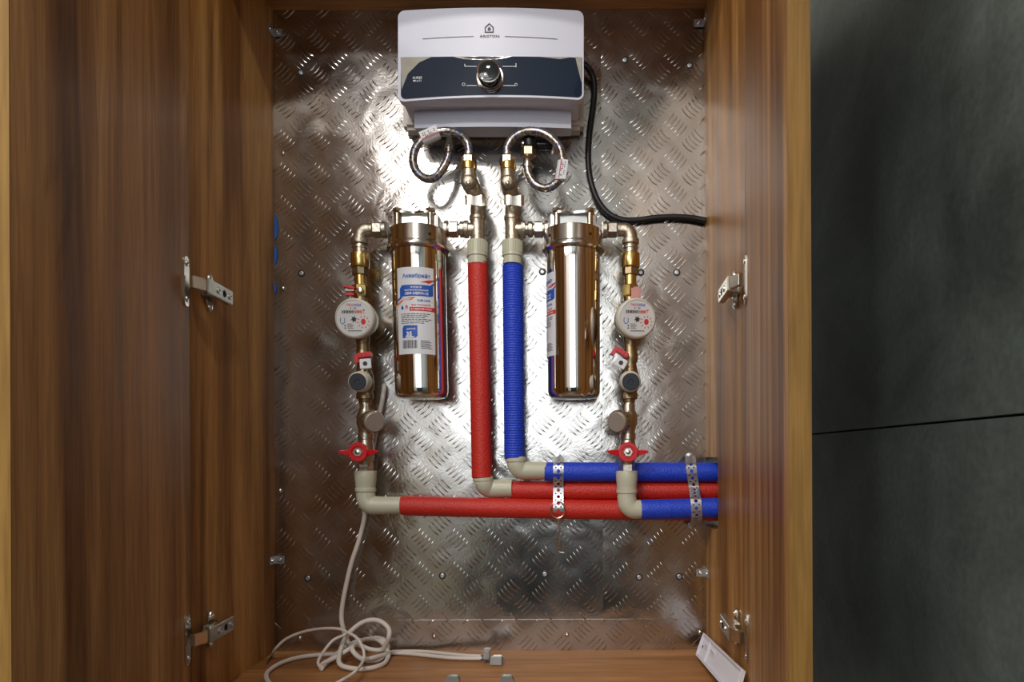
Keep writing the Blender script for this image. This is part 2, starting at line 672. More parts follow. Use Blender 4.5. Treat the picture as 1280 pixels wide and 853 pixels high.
def door(left):
    c = 0.197 if left else 0.185
    sn = math.sqrt(1 - c * c)
    sx = 1 if left else -1
    h = Vector((XL if left else XR, -FR - 0.001, 0))
    d = Vector((sx * c, -sn, 0))
    nin = Vector((sx * sn, c, 0))      # towards the inside of the cupboard
    W = 0.350
    z0, z1 = SHELF - TH, ZT + TH

    def slab(u0, u1, t0, t1, m):
        pts = [h + d * u0 - nin * t0, h + d * u1 - nin * t0, h + d * u1 - nin * t1, h + d * u0 - nin * t1]
        pts = [Vector((p.x, p.y, z0)) for p in pts]
        return m.plate(pts, (0, 0, 1), z1 - z0)
    dr = put('door', slab(0, W - 0.001, 0, TH, MB()), 'oak_door' if left else 'oak_side', cab)
    put('edge_band', slab(W - 0.001, W, -0.0001, TH, MB()), 'oak_edge', dr, label='yellowish oak edge banding')
    return h, d, nin


DL = door(True)
DR = door(False)

# ---- tread plate sheets
TOP, BOT = 12, 813


def sheet(name, x0, x1, y0, y1, mat, y_front, seeds, screws, label=None):
    a, b = P(x0, y0), P(x1, y1)
    ax, bx = max(P(x0, 394).x, XL), min(P(x1, 394).x, XR)
    if x0 < 350:
        ax = XL
    if x1 > 880:
        bx = XR
    m = MB()
    nx, nz = max(2, int((bx - ax) / .02)), max(2, int((a.z - b.z) / .02))
    vs, fs = [], []
    for j in range(nz + 1):
        for i in range(nx + 1):
            vs.append((ax + (bx - ax) * i / nx, y_front, b.z + (a.z - b.z) * j / nz))
    for j in range(nz):
        for i in range(nx):
            k = j * (nx + 1) + i
            fs.append((k, k + 1, k + nx + 2, k + nx + 1))
    m.add(vs, fs)
    m.add([(ax, y_front, b.z), (bx, y_front, b.z), (bx, y_front + .002, b.z), (ax, y_front + .002, b.z)], [(0, 1, 2, 3)])
    m.add([(bx, y_front, b.z), (bx, y_front, a.z), (bx, y_front + .002, a.z), (bx, y_front + .002, b.z)], [(0, 1, 2, 3)])
    m.add([(ax, y_front, b.z), (ax, y_front, a.z), (ax, y_front + .002, a.z), (ax, y_front + .002, b.z)], [(0, 1, 2, 3)])
    m.add([(ax, y_front, a.z), (bx, y_front, a.z), (bx, y_front + .002, a.z), (ax, y_front + .002, a.z)], [(0, 1, 2, 3)])
    sh = put(name, m, mat, cab, label=label, fixn=False)
    # raised bars: groups of five, the two directions alternating
    t = MB()
    (gx, gy), (hx, hy) = seeds            # centre of one "\" group and of one "/" group, in pixels
    PX, PY = 43.2, 41.65
    s2 = math.sqrt(.5)
    for (cx, cy, dirn) in ((gx, gy, 1), (hx, hy, -1)):
        for i in range(-14, 15):
            for j in range(-22, 23):
                X, Y = cx + i * PX, cy + j * PY
                if not (x0 - 14 < X < x1 + 14 and y0 - 14 < Y < y1 + 14):
                    continue
                ctr = P(X, Y)
                # bar direction in world x, z
                bd = Vector((s2, 0, -s2)) if dirn == 1 else Vector((s2, 0, s2))
                bs = Vector((s2, 0, s2)) if dirn == 1 else Vector((s2, 0, -s2))
                bow = -bs
                if dirn == -1:
                    bow = bs
                for k in range(-2, 3):
                    L = 0.0122
                    c = ctr + bs * (k * 0.0073)
                    if not (ax < c.x < bx and b.z < c.z < a.z):
                        continue
                    base = len(t.v)
                    nseg = 6
                    for q in range(nseg + 1):
                        u = -1 + 2 * q / nseg
                        wd = 0.00115 * math.sqrt(max(0.0, 1 - abs(u) ** 2.4)) + 0.00012
                        cc = c + bd * (u * L) + bow * (0.0016 * (1 - u * u) - 0.0008)
                        hgt = 0.0015 * math.sqrt(max(0.0, 1 - abs(u) ** 3))
                        for off, hh in ((-1, 0), (-.45, .8), (.45, .8), (1, 0)):
                            p = cc + bs * (wd * off)
                            if not (ax <= p.x <= bx and b.z <= p.z <= a.z):
                                hh = 0
                            t.v.append(Vector((min(max(p.x, ax), bx), y_front - 0.0001 - hgt * hh, min(max(p.z, b.z), a.z))))
                    for q in range(nseg):
                        for o_ in range(3):
                            n0 = base + q * 4 + o_
                            t.f.append((n0, n0 + 4, n0 + 5, n0 + 1))
    put('tread_bars', t, 'tread_bar', sh, kind='stuff', fixn=False)
    for (sx, sy, kind) in screws:
        c = P(sx, sy)
        c.y = y_front
        s_ = MB()
        if kind == 0:     # countersunk screw with dark recess
            s_.lathe(c, (0, -1, 0), [(.0005, .0038), (.0014, .0036), (.0018, .0030), (.0018, .0022), (.0010, .0020), (.0010, .0001)], 20)
        else:
            s_.lathe(c, (0, -1, 0), [(0, .0040), (.0012, .0038), (.0024, .0028), (.003, .0012), (.003, 0.0001)], 20)
        put('screw', s_, 'zinc' if kind == 0 else 'steel', sh)
        if kind == 0:
            put('washer', MB().lathe(c, (0, -1, 0), [(0, .0058), (.0006, .0058), (.0007, .0052)], 20), 'cap_dark', sh)
    return sh


sheet('metal_sheet', 343, 752.5, TOP, 775, 'tread_sheet', 0.0, ((376.8, 197.5), (398.3, 217.3)),
      [(376, 91, 0), (377, 342, 0), (354, 192, 1), (354, 361, 1), (385, 723, 0), (553, 720, 0), (681, 718, 0), (678, 340, 0), (350, 614, 1)])
sheet('metal_sheet', 752.5, 884, TOP, 775, 'tread_sheet_right', -0.00008, ((823.4, 218.2), (801.6, 197.6)),
      [(781, 75, 0), (862, 82, 0), (846, 341, 0), (801, 341, 0), (799, 722, 0), (849, 721, 0)])
sheet('metal_strip', 343, 884, 776, 813, 'tread_sheet', -0.0008, ((684, 789), (705.6, 809)),
      [(375, 798, 1), (543, 796, 1), (709, 794, 1), (875, 791, 1)])

# ---- small corner brackets fixing the lining
for (bx_, by_, left) in ((347, 42, True), (871, 30, False), (347, 700, True), (877, 716, False)):
    sg = 1 if left else -1
    c = P(343 if left else 883, by_, 0.0015)
    x_in = XL if left else XR
    m = MB()
    m.obox(Vector((x_in + sg * 0.0085, -0.0035, c.z)), Vector((0.0085, 0, 0)), Vector((0, .0009, 0)), Vector((0, 0, .0062)))
    m.obox(Vector((x_in + sg * 0.0011, -0.0115, c.z)), Vector((0.0009, 0, 0)), Vector((0, .0085, 0)), Vector((0, 0, .0062)))
    br = put('corner_bracket', m, 'zinc', cab, bevel=0.0005)
    s_ = MB().lathe(Vector((x_in + sg * 0.010, -0.0044, c.z)), (0, -1, 0), [(0, .0034), (.0012, .003), (.0016, .0015), (.0008, .0001)], 16)
    s_.lathe(Vector((x_in + sg * 0.002, -0.013, c.z)), (sg, 0, 0), [(0, .0034), (.0012, .003), (.0016, .0015), (.0008, .0001)], 16)
    put('screw', s_, 'steel', br)

# ---- hinges
def hinge(left, zc, up):
    h, d, nin = DL if left else DR
    sg = 1 if left else -1
    X0 = XL if left else XR
    inward = Vector((sg, 0, 0))
    c = Vector((h.x, h.y, zc)) + d * 0.014
    m = MB()
    # cup flange on the door
    pts = []
    for a in range(24):
        t = 2 * math.pi * a / 24
        q = c + d * (0.0085 * (abs(math.cos(t)) ** .5) * (1 if math.cos(t) > 0 else -1)) + Vector((0, 0, 0.031 * (abs(math.sin(t)) ** .6) * (1 if math.sin(t) > 0 else -1)))
        pts.append(q)
    m.plate(pts, nin, 0.0022)
    hg = put('hinge', m, 'hinge_steel', cab)
    s_ = MB()
    for dz in (-.022, .022):
        s_.lathe(c + Vector((0, 0, dz)) + nin * .0022, nin, [(0, .0040), (.0012, .0036), (.0016, .0018), (.0006, .0015), (.0006, .0001)], 16)
    # arm: goes from the cup back into the cupboard, then along the side panel
    a0 = c + nin * 0.003
    a1 = Vector((X0 + sg * 0.0170, -FR + 0.006, zc))
    a2 = Vector((X0 + sg * 0.0125, -FR + 0.073, zc))

    def link(p, q, wz, th, mm):
        dd = (q - p)
        L = dd.length / 2
        dd.normalize()
        side = Vector((0, 0, 1))
        nn = dd.cross(side).normalized()
        mm.obox((p + q) / 2, dd * L, side * wz, nn * th)
    m = MB()
    link(a0 + inward * .004, a1, 0.0075, 0.0035, m)
    put('hinge_link', m, 'hinge_steel', hg, bevel=0.0008)
    m = MB()
    link(a1 - (a2 - a1) * .05, a2, 0.0095, 0.0045, m)
    put('hinge_arm', m, 'hinge_steel', hg, bevel=0.0009)
    dd = (a2 - a1).normalized()
    nn = dd.cross(Vector((0, 0, 1))).normalized()
    if nn.dot(inward) < 0:
        nn = -nn
    hole = MB()
    for t, r in ((.38, .0042), (.62, .0046), (.86, .0040)):
        cc = a1 + (a2 - a1) * t + nn * 0.0045
        if t == .62:
            hole.lathe(cc, nn, [(0, r), (.0003, r), (.0003, .0001)], 18)
        else:
            s_.lathe(cc, nn, [(0, r), (.0012, r), (.0012, r * .6), (.0004, r * .5), (.0004, .0001)], 18)
    put('screw_hole', hole, 'dark_hole', hg)
    # mounting plate, a cross on the side panel
    m = MB()
    mc = Vector((X0 + sg * .0012, -FR + 0.040, zc))
    m.obox(mc, Vector((.0012, 0, 0)), Vector((0, .017, 0)), Vector((0, 0, .008)))
    m.obox(mc + Vector((sg * .003, 0, 0)), Vector((.004, 0, 0)), Vector((0, .014, 0)), Vector((0, 0, .006)))
    wing = []
    for a in range(24):
        t = 2 * math.pi * a / 24
        wing.append(mc + Vector((0, 0.0075 * math.cos(t), 0.025 * (abs(math.sin(t)) ** .55) * (1 if math.sin(t) > 0 else -1))))
    m.plate(wing, inward, 0.0024)
    put('mounting_plate', m, 'hinge_steel', hg, bevel=0.0004)
    for dz in (-.019, .019):
        s_.lathe(mc + Vector((sg * .0024, 0, dz)), inward, [(0, .0045), (.0014, .004), (.0018, .002), (.0008, .0017), (.0008, .0001)], 16)
    put('screw', s_, 'steel', hg)


ZH = EYE - (350 - VY) * 0.801 / FPX
ZH2 = EYE - (799 - VY) * 0.801 / FPX
for lf in (True, False):
    hinge(lf, ZH, 1)
    hinge(lf, ZH2, 0)

# rest of blue protective film at the left edge of the lining
pf = thing('protective_film', (XL, 0, P(343, 368).z), 'torn strips of blue protective film along the left edge', 'film')
for (ya, yb, wx) in ((268, 300, 4.5), (306, 330, 3.5), (352, 368, 2)):
    fm = MB()
    pts = []
    for k in range(7):
        y = ya + (yb - ya) * k / 6
        pts.append((343.4 + wx * math.sin(math.pi * (k + .4) / 7) + random.uniform(-.5, .5), y))
    ps = [P(343.2, ya, .0012)] + [P(x, y, .0012) for x, y in pts] + [P(343.2, yb, .0012)]
    for p in ps:
        p.x = max(p.x, XL + .0003)
    fm.plate(ps, (0, -1, 0), .0003)
    put('film_strip', fm, 'blue_film', pf)


# ================================================================== WATER HEATER
def heater():
    root = thing('water_heater', P(613, 167, 0), 'white wall-mounted water heater with dark glossy control band and round knob', 'water heater')

    def foff(x):
        t = (x - 613) / 116
        return 0.098 + 0.012 * (1 - t * t)

    def top(x):
        t = (x - 613) / 116
        return 9.5 + 4.2 * t * t

    def bot(x):
        t = (x - 613) / 116
        return 121.5 + 5.0 * t * t - 1.2 * t

    def patch(x0, x1, ft, fb, rc, back, dout, nx=44, ny=6, corners=(1, 1)):
        xs = []
        for i in range(nx + 1):
            t = i / nx
            t = 0.5 - 0.5 * math.cos(math.pi * t)
            xs.append(x0 + (x1 - x0) * t)
        m = MB()
        g = []
        for x in xs:
            e = min(x - x0, x1 - x)
            cut = rc - math.sqrt(max(0, rc * rc - (rc - e) ** 2)) if e < rc else 0
            a, b = ft(x) + cut * corners[0], fb(x) - cut * corners[1]
            g.append([P(x, a + (b - a) * j / ny, foff(x) + dout) for j in range(ny + 1)])
        n = len(m.v)
        for row in g:
            m.v += row
        W = ny + 1
        for i in range(nx):
            for j in range(ny):
                k = n + i * W + j
                m.f.append((k, k + W, k + W + 1, k + 1))
        if back is not None:
            bd = [i * W for i in range(nx + 1)] + [nx * W + j for j in range(1, W)] + [i * W + ny for i in range(nx - 1, -1, -1)] + [j for j in range(ny - 1, 0, -1)]
            n2 = len(m.v)
            rim = []
            for q in bd:
                v = m.v[n + q]
                m.v.append(Vector((v.x, -back, v.z)))
            K = len(bd)
            for i in range(K):
                k = (i + 1) % K
                m.f.append((n + bd[i], n + bd[k], n2 + k, n2 + i))
            m.f.append(tuple(n2 + i for i in range(K)))
        return m
    shell = put('front_cover', patch(497.5, 729.5, top, bot, 8, 0.086, 0.0), 'white_plastic', root, ang=50, bevel=0.0)
    # dark band
    bt = lambda x: 70.5 + 1.6 * ((x - 613) / 116) ** 2
    bb = lambda x: bot(x) - 3.2
    put('control_band', patch(501, 727.5, bt, bb, 6, None, 0.0008, corners=(0, 1)), 'glass_black', root, fixn=False)
    fn = lambda d: (lambda x, y: P(x, -y, foff(x) + d))
    # film corner left and right on the band
    f = MB()
    poly_on(f, fn(.0011), [(500.5, -71.5), (540, -71), (524, -78), (510, -92), (502, -112)], 3)
    poly_on(f, fn(.0011), [(719, -71), (727, -71.5), (727, -104)], 3)
    poly_on(f, fn(.0011), [(566, -70.8), (640, -70.3), (628, -73.5), (604, -75), (580, -74)], 3)
    poly_on(f, fn(.0011), [(676, -71), (715, -71.2), (700, -74)], 3)
    put('loose_film', f, 'film', root, fixn=False)
    # print
    pr = MB()
    w_ = fn(.0006)
    # house logo
    def ring_poly(outer, inner):
        n = len(outer)
        for i in range(n):
            k = (i + 1) % n
            pr.add([w_(*outer[i]), w_(*outer[k]), w_(*inner[k]), w_(*inner[i])], [(0, 1, 2, 3)])
    cx, cy = 611.5, -36
    ring_poly([(cx - 5.6, cy - 4.8), (cx + 5.6, cy - 4.8), (cx + 5.6, cy + 2.2), (cx, cy + 7.4), (cx - 5.6, cy + 2.2)],
              [(cx - 4.2, cy - 3.4), (cx + 4.2, cy - 3.4), (cx + 4.2, cy + 1.5), (cx, cy + 5.4), (cx - 4.2, cy + 1.5)])
    poly_on(pr, w_, [(cx - 1.9, cy - 2), (cx + 1.9, cy - 2), (cx + 1.9, cy + .8), (cx, cy + 2.6), (cx - 1.9, cy + .8)])
    text_on(pr, 'ARISTON', w_, 599.5, 624, -46.8, -43.6, 0.01)
    for (xa, xb) in ((528, 592), (631, 697)):
        N = 16
        for i in range(N):
            a, b = xa + (xb - xa) * i / N, xa + (xb - xa) * (i + 1) / N
            ya = -45 - 3.5 * ((a - 611) / 85) ** 2
            yb = -45 - 3.5 * ((b - 611) / 85) ** 2
            pr.add([w_(a, ya), w_(b, yb), w_(b, yb - .6), w_(a, ya - .6)], [(0, 1, 2, 3)])
    put('printed_logo', pr, 'ink_black', root, label='dark house logo and lettering', fixn=False)
    pw = MB()
    w2 = fn(.0016)
    text_on(pw, 'AURES', w2, 515.5, 527.5, -98.6, -95.6, 0.01)
    text_on(pw, 'MULTI', w2, 516.5, 526.5, -102.2, -99.8, 0.01)
    for (xa, xb, y) in ((581, 596, -83), (628, 645, -83), (583, 596, -107), (629, 644, -107)):
        rect_on(pw, w2, xa, xb, y - .35, y + .35, 3)
    rect_on(pw, w2, 580.6, 581.4, -83, -80, 1)
    rect_on(pw, w2, 644.6, 645.4, -84, -79, 1)

    def ringlet(x, y, r, t=.5, n=14):
        for i in range(n):
            a, b = 2 * math.pi * i / n, 2 * math.pi * (i + 1) / n
            pw.add([w2(x + r * math.cos(a), y + r * math.sin(a)), w2(x + r * math.cos(b), y + r * math.sin(b)),
                    w2(x + (r - t) * math.cos(b), y + (r - t) * math.sin(b)), w2(x + (r - t) * math.cos(a), y + (r - t) * math.sin(a))], [(0, 1, 2, 3)])
    ringlet(579.5, -105.5, 2)
    ringlet(645, -105.5, 1.7)
    put('printed_scale', pw, 'ink_white', root, label='white scale marks and lettering around knob', fixn=False)
    # knob
    kb = P(612.5, 97, 0.1105)
    m = MB().lathe(kb, (0, -1, 0), [(-.004, .0205), (.001, .0205), (.002, .0195), (.0015, .0165), (-.004, .0165)], 40, 0, False)
    kn = put('knob_bezel', m, 'nickel_bright', root, label='thin chrome bezel')
    m = MB().lathe(kb, (0, -1, 0), [(-.002, .0178), (.006, .0172), (.015, .0160), (.0165, .0150), (.0165, .0142), (.0170, .0120), (.0176, .0080), (.0179, .0040), (.0180, .0001)], 40)
    put('knob', m, 'knob_black', root)
    m = MB().lathe(kb + Vector((0, -.0155, 0)), (0, -1, 0), [(0, .0164), (.0014, .0162), (.0018, .0152), (.0010, .0142)], 40, 0, False)
    put('knob_ring', m, 'nickel_bright', root, label='chrome ring at knob face')
    # body behind
    m = MB()

    def frus(x0, x1, ya, yb, o0, o1, mm, inset=0):   # front face rectangle in pixels at o1, straight back to o0
        a, b, c, d = P(x0, ya, o1), P(x1, ya, o1), P(x1, yb, o1), P(x0, yb, o1)
        mm.plate([a, b, c, d], (0, 1, 0), o1 - o0)
    frus(503, 730, 16, 160.5, 0.0015, 0.030, m)
    put('back_housing', m, 'beige_plastic', root, bevel=0.006, label='greyish back housing')
    m = MB()
    frus(502, 725, 14, 127, 0.030, 0.088, m)
    put('inner_housing', m, 'white_plastic', root, bevel=0.003)
    m = MB()
    vs = []
    # lower body with the bright lip, slightly bowed
    xs = [518 + (714 - 518) * i / 16 for i in range(17)]
    offl = lambda x: 0.062 + 0.008 * (1 - ((x - 616) / 98) ** 2)
    rows = []
    for x in xs:
        t = (x - 616) / 98
        f1, f2 = P(x, 142.5 + 1.6 * t * t - .6, offl(x)), P(x, 158.4 + 2.0 * t * t, offl(x))
        rows.append([Vector((f1.x, -.030, f1.z + .016)), Vector((f1.x, -offl(x) + .0015, f1.z + .016)), f1, f2, Vector((f2.x, f2.y + .0025, f2.z)), Vector((f2.x, f2.y + .0025, f2.z + .004)), Vector((f2.x, -.030, f2.z + .004))])
    for r_ in rows:
        m.v += r_
    for i in range(16):
        for j in range(6):
            k = i * 7 + j
            m.f.append((k, k + 7, k + 8, k + 1))
    m.f.append(tuple(range(7)))
    m.f.append(tuple(16 * 7 + j for j in reversed(range(7))))
    put('lower_lip', m, 'white_plastic', root, bevel=0.0)
    m = MB()
    for x in (563, 657):
        m.vl(x, 0.044, [(150, 8.5), (163, 8.5), (164.5, 7.5), (165, 5)], 24)
    put('inlet_socket', m, 'black_plastic', root)
    # small print on the underside edge of the housing
    pt = MB()
    w3 = lambda x, y: P(x, -y, 0.0305)
    rect_on(pt, w3, 588, 588.7, -164.5, -158.5, 1)
    rect_on(pt, w3, 639, 639.6, -163, -158.5, 1)
    for k, (a, b) in enumerate(((592, 598), (599, 606), (608, 612), (614, 621), (623, 628), (630, 637))):
        rect_on(pt, w3, a, b, -162.6, -161.2, 1)
    put('printed_marks', pt, 'ink_grey', root, fixn=False)


heater()

# ================================================================== FILTERS
def ring_profile_body(x0, x1, off, items):
    pass


def filt(xt, xb, label_range, labs, lab_x, side):
    """xt, xb: axis px at top (y 300) and bottom (y 495)"""
    off = 0.055
    root = thing('water_filter', P(xb, 498, off), labs, 'water filter', 'polished steel water filters')
    cx = lambda y: xt + (xb - xt) * (y - 300) / 195
    pr = [(313, 33.0), (316, 33.4), (330, 33.2), (486, 32.6), (491, 32.4), (495, 31.2), (497.6, 28.5), (498.6, 22), (498.8, 2)]
    m = MB()
    cs = [P(cx(y), y, off) for y, r in pr]
    m.rings(cs, [r * U * .985 for y, r in pr], Vector((0, 0, -1)), 64)
    put('housing', m, 'polished_steel', root)
    m = MB()
    pr = [(290, 33), (291, 36.0), (292.5, 36.6), (309, 36.8), (310.5, 37.4), (313, 38.6), (315.5, 38.6), (317.5, 36.5), (318, 33)]
    m.rings([P(cx(y), y, off) for y, r in pr], [r * U * .985 for y, r in pr], Vector((0, 0, -1)), 64)
    col = put('collar', m, 'brushed_collar', root)
    h = MB()
    for a in (-52, 34, 160, 250):
        t = R(a)
        c = P(cx(301), 303 if a == 34 else 302, off)
        d = Vector((math.sin(t), -math.cos(t), 0))
        h.lathe(c + d * (36.6 * U * .985), d, [(-.001, .0022), (.0003, .0022), (.0003, .0001)], 14)
    put('collar_hole', h, 'dark_hole', col)
    # cap: squarish block with two side ports, lobed flange and four bolts
    m = MB()
    c0, c1 = P(cx(290), 291, off), P(cx(275), 274.5, off)
    pts = []
    for i in range(40):
        a = 2 * math.pi * i / 40
        k = 1 / max(abs(math.cos(a)), abs(math.sin(a)), .74)
        pts.append(Vector((c0.x + k * math.cos(a) * .0355, c0.y + k * math.sin(a) * .0225, c0.z)))
    m.plate(pts, (0, 0, 1), c1.z - c0.z)
    put('cap', m, 'steel', root, bevel=0.0012)
    m = MB()
    pts = []
    for i in range(96):
        a = 2 * math.pi * i / 96
        k = 0.0345 + 0.0060 * math.cos(4 * a + math.pi)
        pts.append(Vector((c1.x + k * math.cos(a), c1.y + k * math.sin(a), c1.z - .0010)))
    m.plate(pts, (0, 0, 1), 0.0030)
    put('cap_flange', m, 'steel', root, bevel=0.0007, label='lobed steel top flange')
    for a in (45, 135, 225, 315):
        b_ = MB()
        q = Vector((c1.x + .0350 * math.cos(R(a)), c1.y + .0372 * math.sin(R(a)), c0.z - .001))
        b_.lathe(q, (0, 0, 1), [(0, .0046), (c1.z - c0.z + .001, .0046)], 18)
        b_.lathe(q + Vector((0, 0, c1.z - c0.z + .003)), (0, 0, 1), [(0, .0075), (.004, .0075)], 6)
        put('bolt', b_, 'nickel', root)
    # paper label bent around the body
    axc = lambda y: P(cx(y), y, off)
    rr = 33.3 * U * .985 + .0004

    def wrap(dr):
        def f(u, v):      # u: degrees round the body (0 = towards the room), v: -py
            c = axc(-v)
            t = R(u)
            rloc = rr + dr
            return Vector((c.x + math.sin(t) * rloc, c.y - math.cos(t) * rloc, c.z))
        return f
    u0, u1 = label_range
    y0, y1 = labs_y[side]
    fn = wrap(0)
    lb = MB()
    rect_on(lb, fn, u0, u1, -y1, -y0, 24)
    lab = put('label', lb, 'paper', root, label='white paper label with red and blue print', fixn=False)
    g = wrap(.0003)
    # label-local coordinates: a in 0..100 across, b in 0..100 down
    k = wrap(.0005)
    mk = lambda F_: (lambda a, b: F_(u0 + (u1 - u0) * a / 100, -(y0 + (y1 - y0) * b / 100)))
    G, K = mk(g), mk(k)
    flip = lambda Fn: (lambda a, b: Fn(a, -b))
    blue = MB()
    for (xs, ya, yb) in (((9, 97), 23, 34),):
        rect_on(blue, G, 16, 90, 20.5, 33.5, 10)
        poly_on(blue, G, [(9, 24), (16.2, 20.5), (16.2, 33.5), (9, 35.5)])
        poly_on(blue, G, [(89.8, 20.5), (97, 19.5), (97, 32.0), (89.8, 33.5)])
    poly_on(blue, G, [(0, 36), (16.2, 32.5), (16.2, 35), (0, 39)])
    poly_on(blue, G, [(90, 20.2), (100, 17), (100, 19.5), (90, 22)])
    rect_on(blue, G, 19, 55, 67, 79, 5)
    poly_on(blue, G, [(15, 70), (19.1, 67), (19.1, 81.5), (15, 81.5)])
    poly_on(blue, G, [(19, 79), (55, 78.9), (50, 81.5), (19, 81.5)], 3)
    text_on(blue, 'Аквабрайт', flip(K), 18, 90, -13.5, -7.5, 0.02)
    # drop
    poly_on(blue, G, [(16, 43.5), (20, 46.5), (18.6, 48.5), (13.4, 48.5), (12, 46.5)])
    text_on(blue, 'SLIM LINE', flip(K), 56, 88, -39.6, -37.2, 0.02)
    put('blue_print', blue, 'ink_blue', lab, fixn=False)
    red = MB()
    rect_on(red, G, 36, 96, 46.0, 50.5, 8)
    poly_on(red, G, [(93, 46.0), (100, 45.5), (100, 51), (93, 50.5)])
    poly_on(red, G, [(64, 17.6), (82, 14.8), (100, 13.6), (100, 15), (86, 18.5), (76, 17.4)], 2)
    poly_on(red, G, [(25, 48.5), (25, 45), (28, 43.4), (31, 45), (31, 48.5), (29.4, 48.5), (29.4, 46), (26.6, 46), (26.6, 48.5)])
    text_on(red, 'для холодной', flip(K), 41, 88, -44.8, -42.2, 0.01)
    put('red_print', red, 'ink_red', lab, fixn=False)
    orr = MB()
    poly_on(orr, G, [(0, 41), (20, 35.8), (52, 34.6), (40, 38.2), (22, 37.6), (0, 44)], 2)
    put('orange_print', orr, 'ink_orange', lab, fixn=False)
    wh = MB()
    text_on(wh, 'ФИЛЬТР', flip(K), 40, 68, -24.4, -22.2, 0.02)
    text_on(wh, 'МАГИСТРАЛЬНЫЙ', flip(K), 24, 84, -27.6, -25.2, 0.02)
    text_on(wh, 'АБФ-НЕРЖ-12', flip(K), 24, 84, -32.0, -28.6, 0.03)
    text_on(wh, 'и горячей воды', flip(K), 40, 92, -49.6, -47.0, 0.02)
    text_on(wh, '35', flip(K), 26, 41, -79.4, -74.2, 0.04)
    text_on(wh, 'ДАВЛЕНИЕ', flip(K), 27, 50, -72.6, -70.2, 0.02)
    put('white_print', wh, 'ink_white', lab, fixn=False)
    gy = MB()
    for j in range(6):
        b = 53.5 + j * 2.1
        a = 12
        while a < 84 - j % 3 * 6:
            w_ = random.choice((5, 7, 9, 12))
            rect_on(gy, G, a, min(a + w_, 90), b, b + .8, 1)
            a += w_ + 2
    for j in range(6):
        b = 84.5 + j * 1.7
        rect_on(gy, G, 62, 84 + (j * 5) % 9, b, b + .7, 2)
    # bar code
    a = 15
    while a < 54:
        w_ = random.choice((.9, 1.4, 2.2))
        rect_on(gy, G, a, a + w_, 84, 93.5, 1)
        a += w_ + random.choice((.9, 1.3))
    put('black_print', gy, 'ink_black', lab, fixn=False)
    return root


labs_y = {'L': (343.5, 448), 'R': (346, 448)}
filt(523.0, 527.5, (-38, 43), 'polished steel water filter left of the red riser pipe, label facing forward', 0, 'L')
filt(716.5, 717.5, (-128, -41), 'polished steel water filter right of the blue riser pipe, label turned away', 0, 'R')


# ================================================================== PIPE FITTINGS
def hexn(m, y, off, xa, xb, r, vert=False, x=0):
    if vert:
        m.vl(x, off, [(xa, r * .93), (xa + .8, r), (xb - .8, r), (xb, r * .93)], 6, R(30))
    else:
        m.hl(y, off, [(xa, r * .93), (xa + .8, r), (xb - .8, r), (xb, r * .93)], 6, R(30))


OT = 0.05      # plane of the top fittings

for (side, xa, xb, lab) in (('left', 556, 590, 'nickel union between left filter and brass tee of the red riser'),
                            ('right', 657, 685, 'nickel union between brass tee of the blue riser and right filter')):
    r = thing('pipe_union', P((xa + xb) / 2, 297, OT), lab, 'pipe fitting', 'nickel pipe unions')
    y = 287
    s = 1 if side == 'left' else -1
    st = xa if side == 'left' else xb
    m = MB()
    m.hl(y, OT, sorted([(st, 10.5), (st + s * 4, 10.5), (st + s * 5, 8), (st + s * 12, 8), (st + s * 13, 7), (st + s * 30, 7)]), 28)
    put('sleeve', m, 'nickel', r)
    m = MB()
    a, b = sorted((st + s * 6, st + s * 17))
    hexn(m, y, OT, a, b, 10.5)
    put('hex_nut', m, 'nickel_bright', r)
    m = MB()
    a, b = sorted((st + s * 19, st + s * 25))
    m.hl(y, OT, [(a, 8.6), (a + 1, 9.8), (b - 1, 9.8), (b, 8.6)], 28)
    put('ring', m, 'nickel', r)

# elbows on the outer side of both filters
for (xc, xf, lab, s) in ((450, 486, 'nickel elbow with hex nut left of the left filter', 1), (788, 752, 'nickel elbow with hex nut right of the right filter', -1)):
    r = thing('pipe_elbow', P(xc, 306, OT), lab, 'pipe fitting', 'nickel elbows at the filters')
    m = MB()
    pts = [P(xc, 306, OT), P(xc, 302, OT), P(xc, 297, OT), P(xc + s * 1.5, 291.5, OT), P(xc + s * 6, 288, OT), P(xc + s * 12, 287.5, OT), P(xc + s * 16, 287.5, OT)]
    m.tube(pts, [9.6 * U, 9.6 * U, 8.6 * U, 8.8 * U, 8.6 * U, 8.2 * U, 8.2 * U], 24, 4)
    m.vl(xc, OT, [(299, 9), (300, 10.8), (305, 10.8), (306, 9.5)], 24)
    put('elbow_body', m, 'cast_nickel', r)
    m = MB()
    a, b = sorted((xc + s * 17, xc + s * 28))
    hexn(m, 287.5, OT, a, b, 10)
    put('hex_nut', m, 'nickel', r)
    m = MB()
    a, b = sorted((xc + s * 28, xf - s * 1))
    m.hl(287.5, OT, [(a, 7.5), (a + .5, 10.4), (b - 2, 10.4), (b, 9)], 28)
    put('sleeve', m, 'nickel', r)

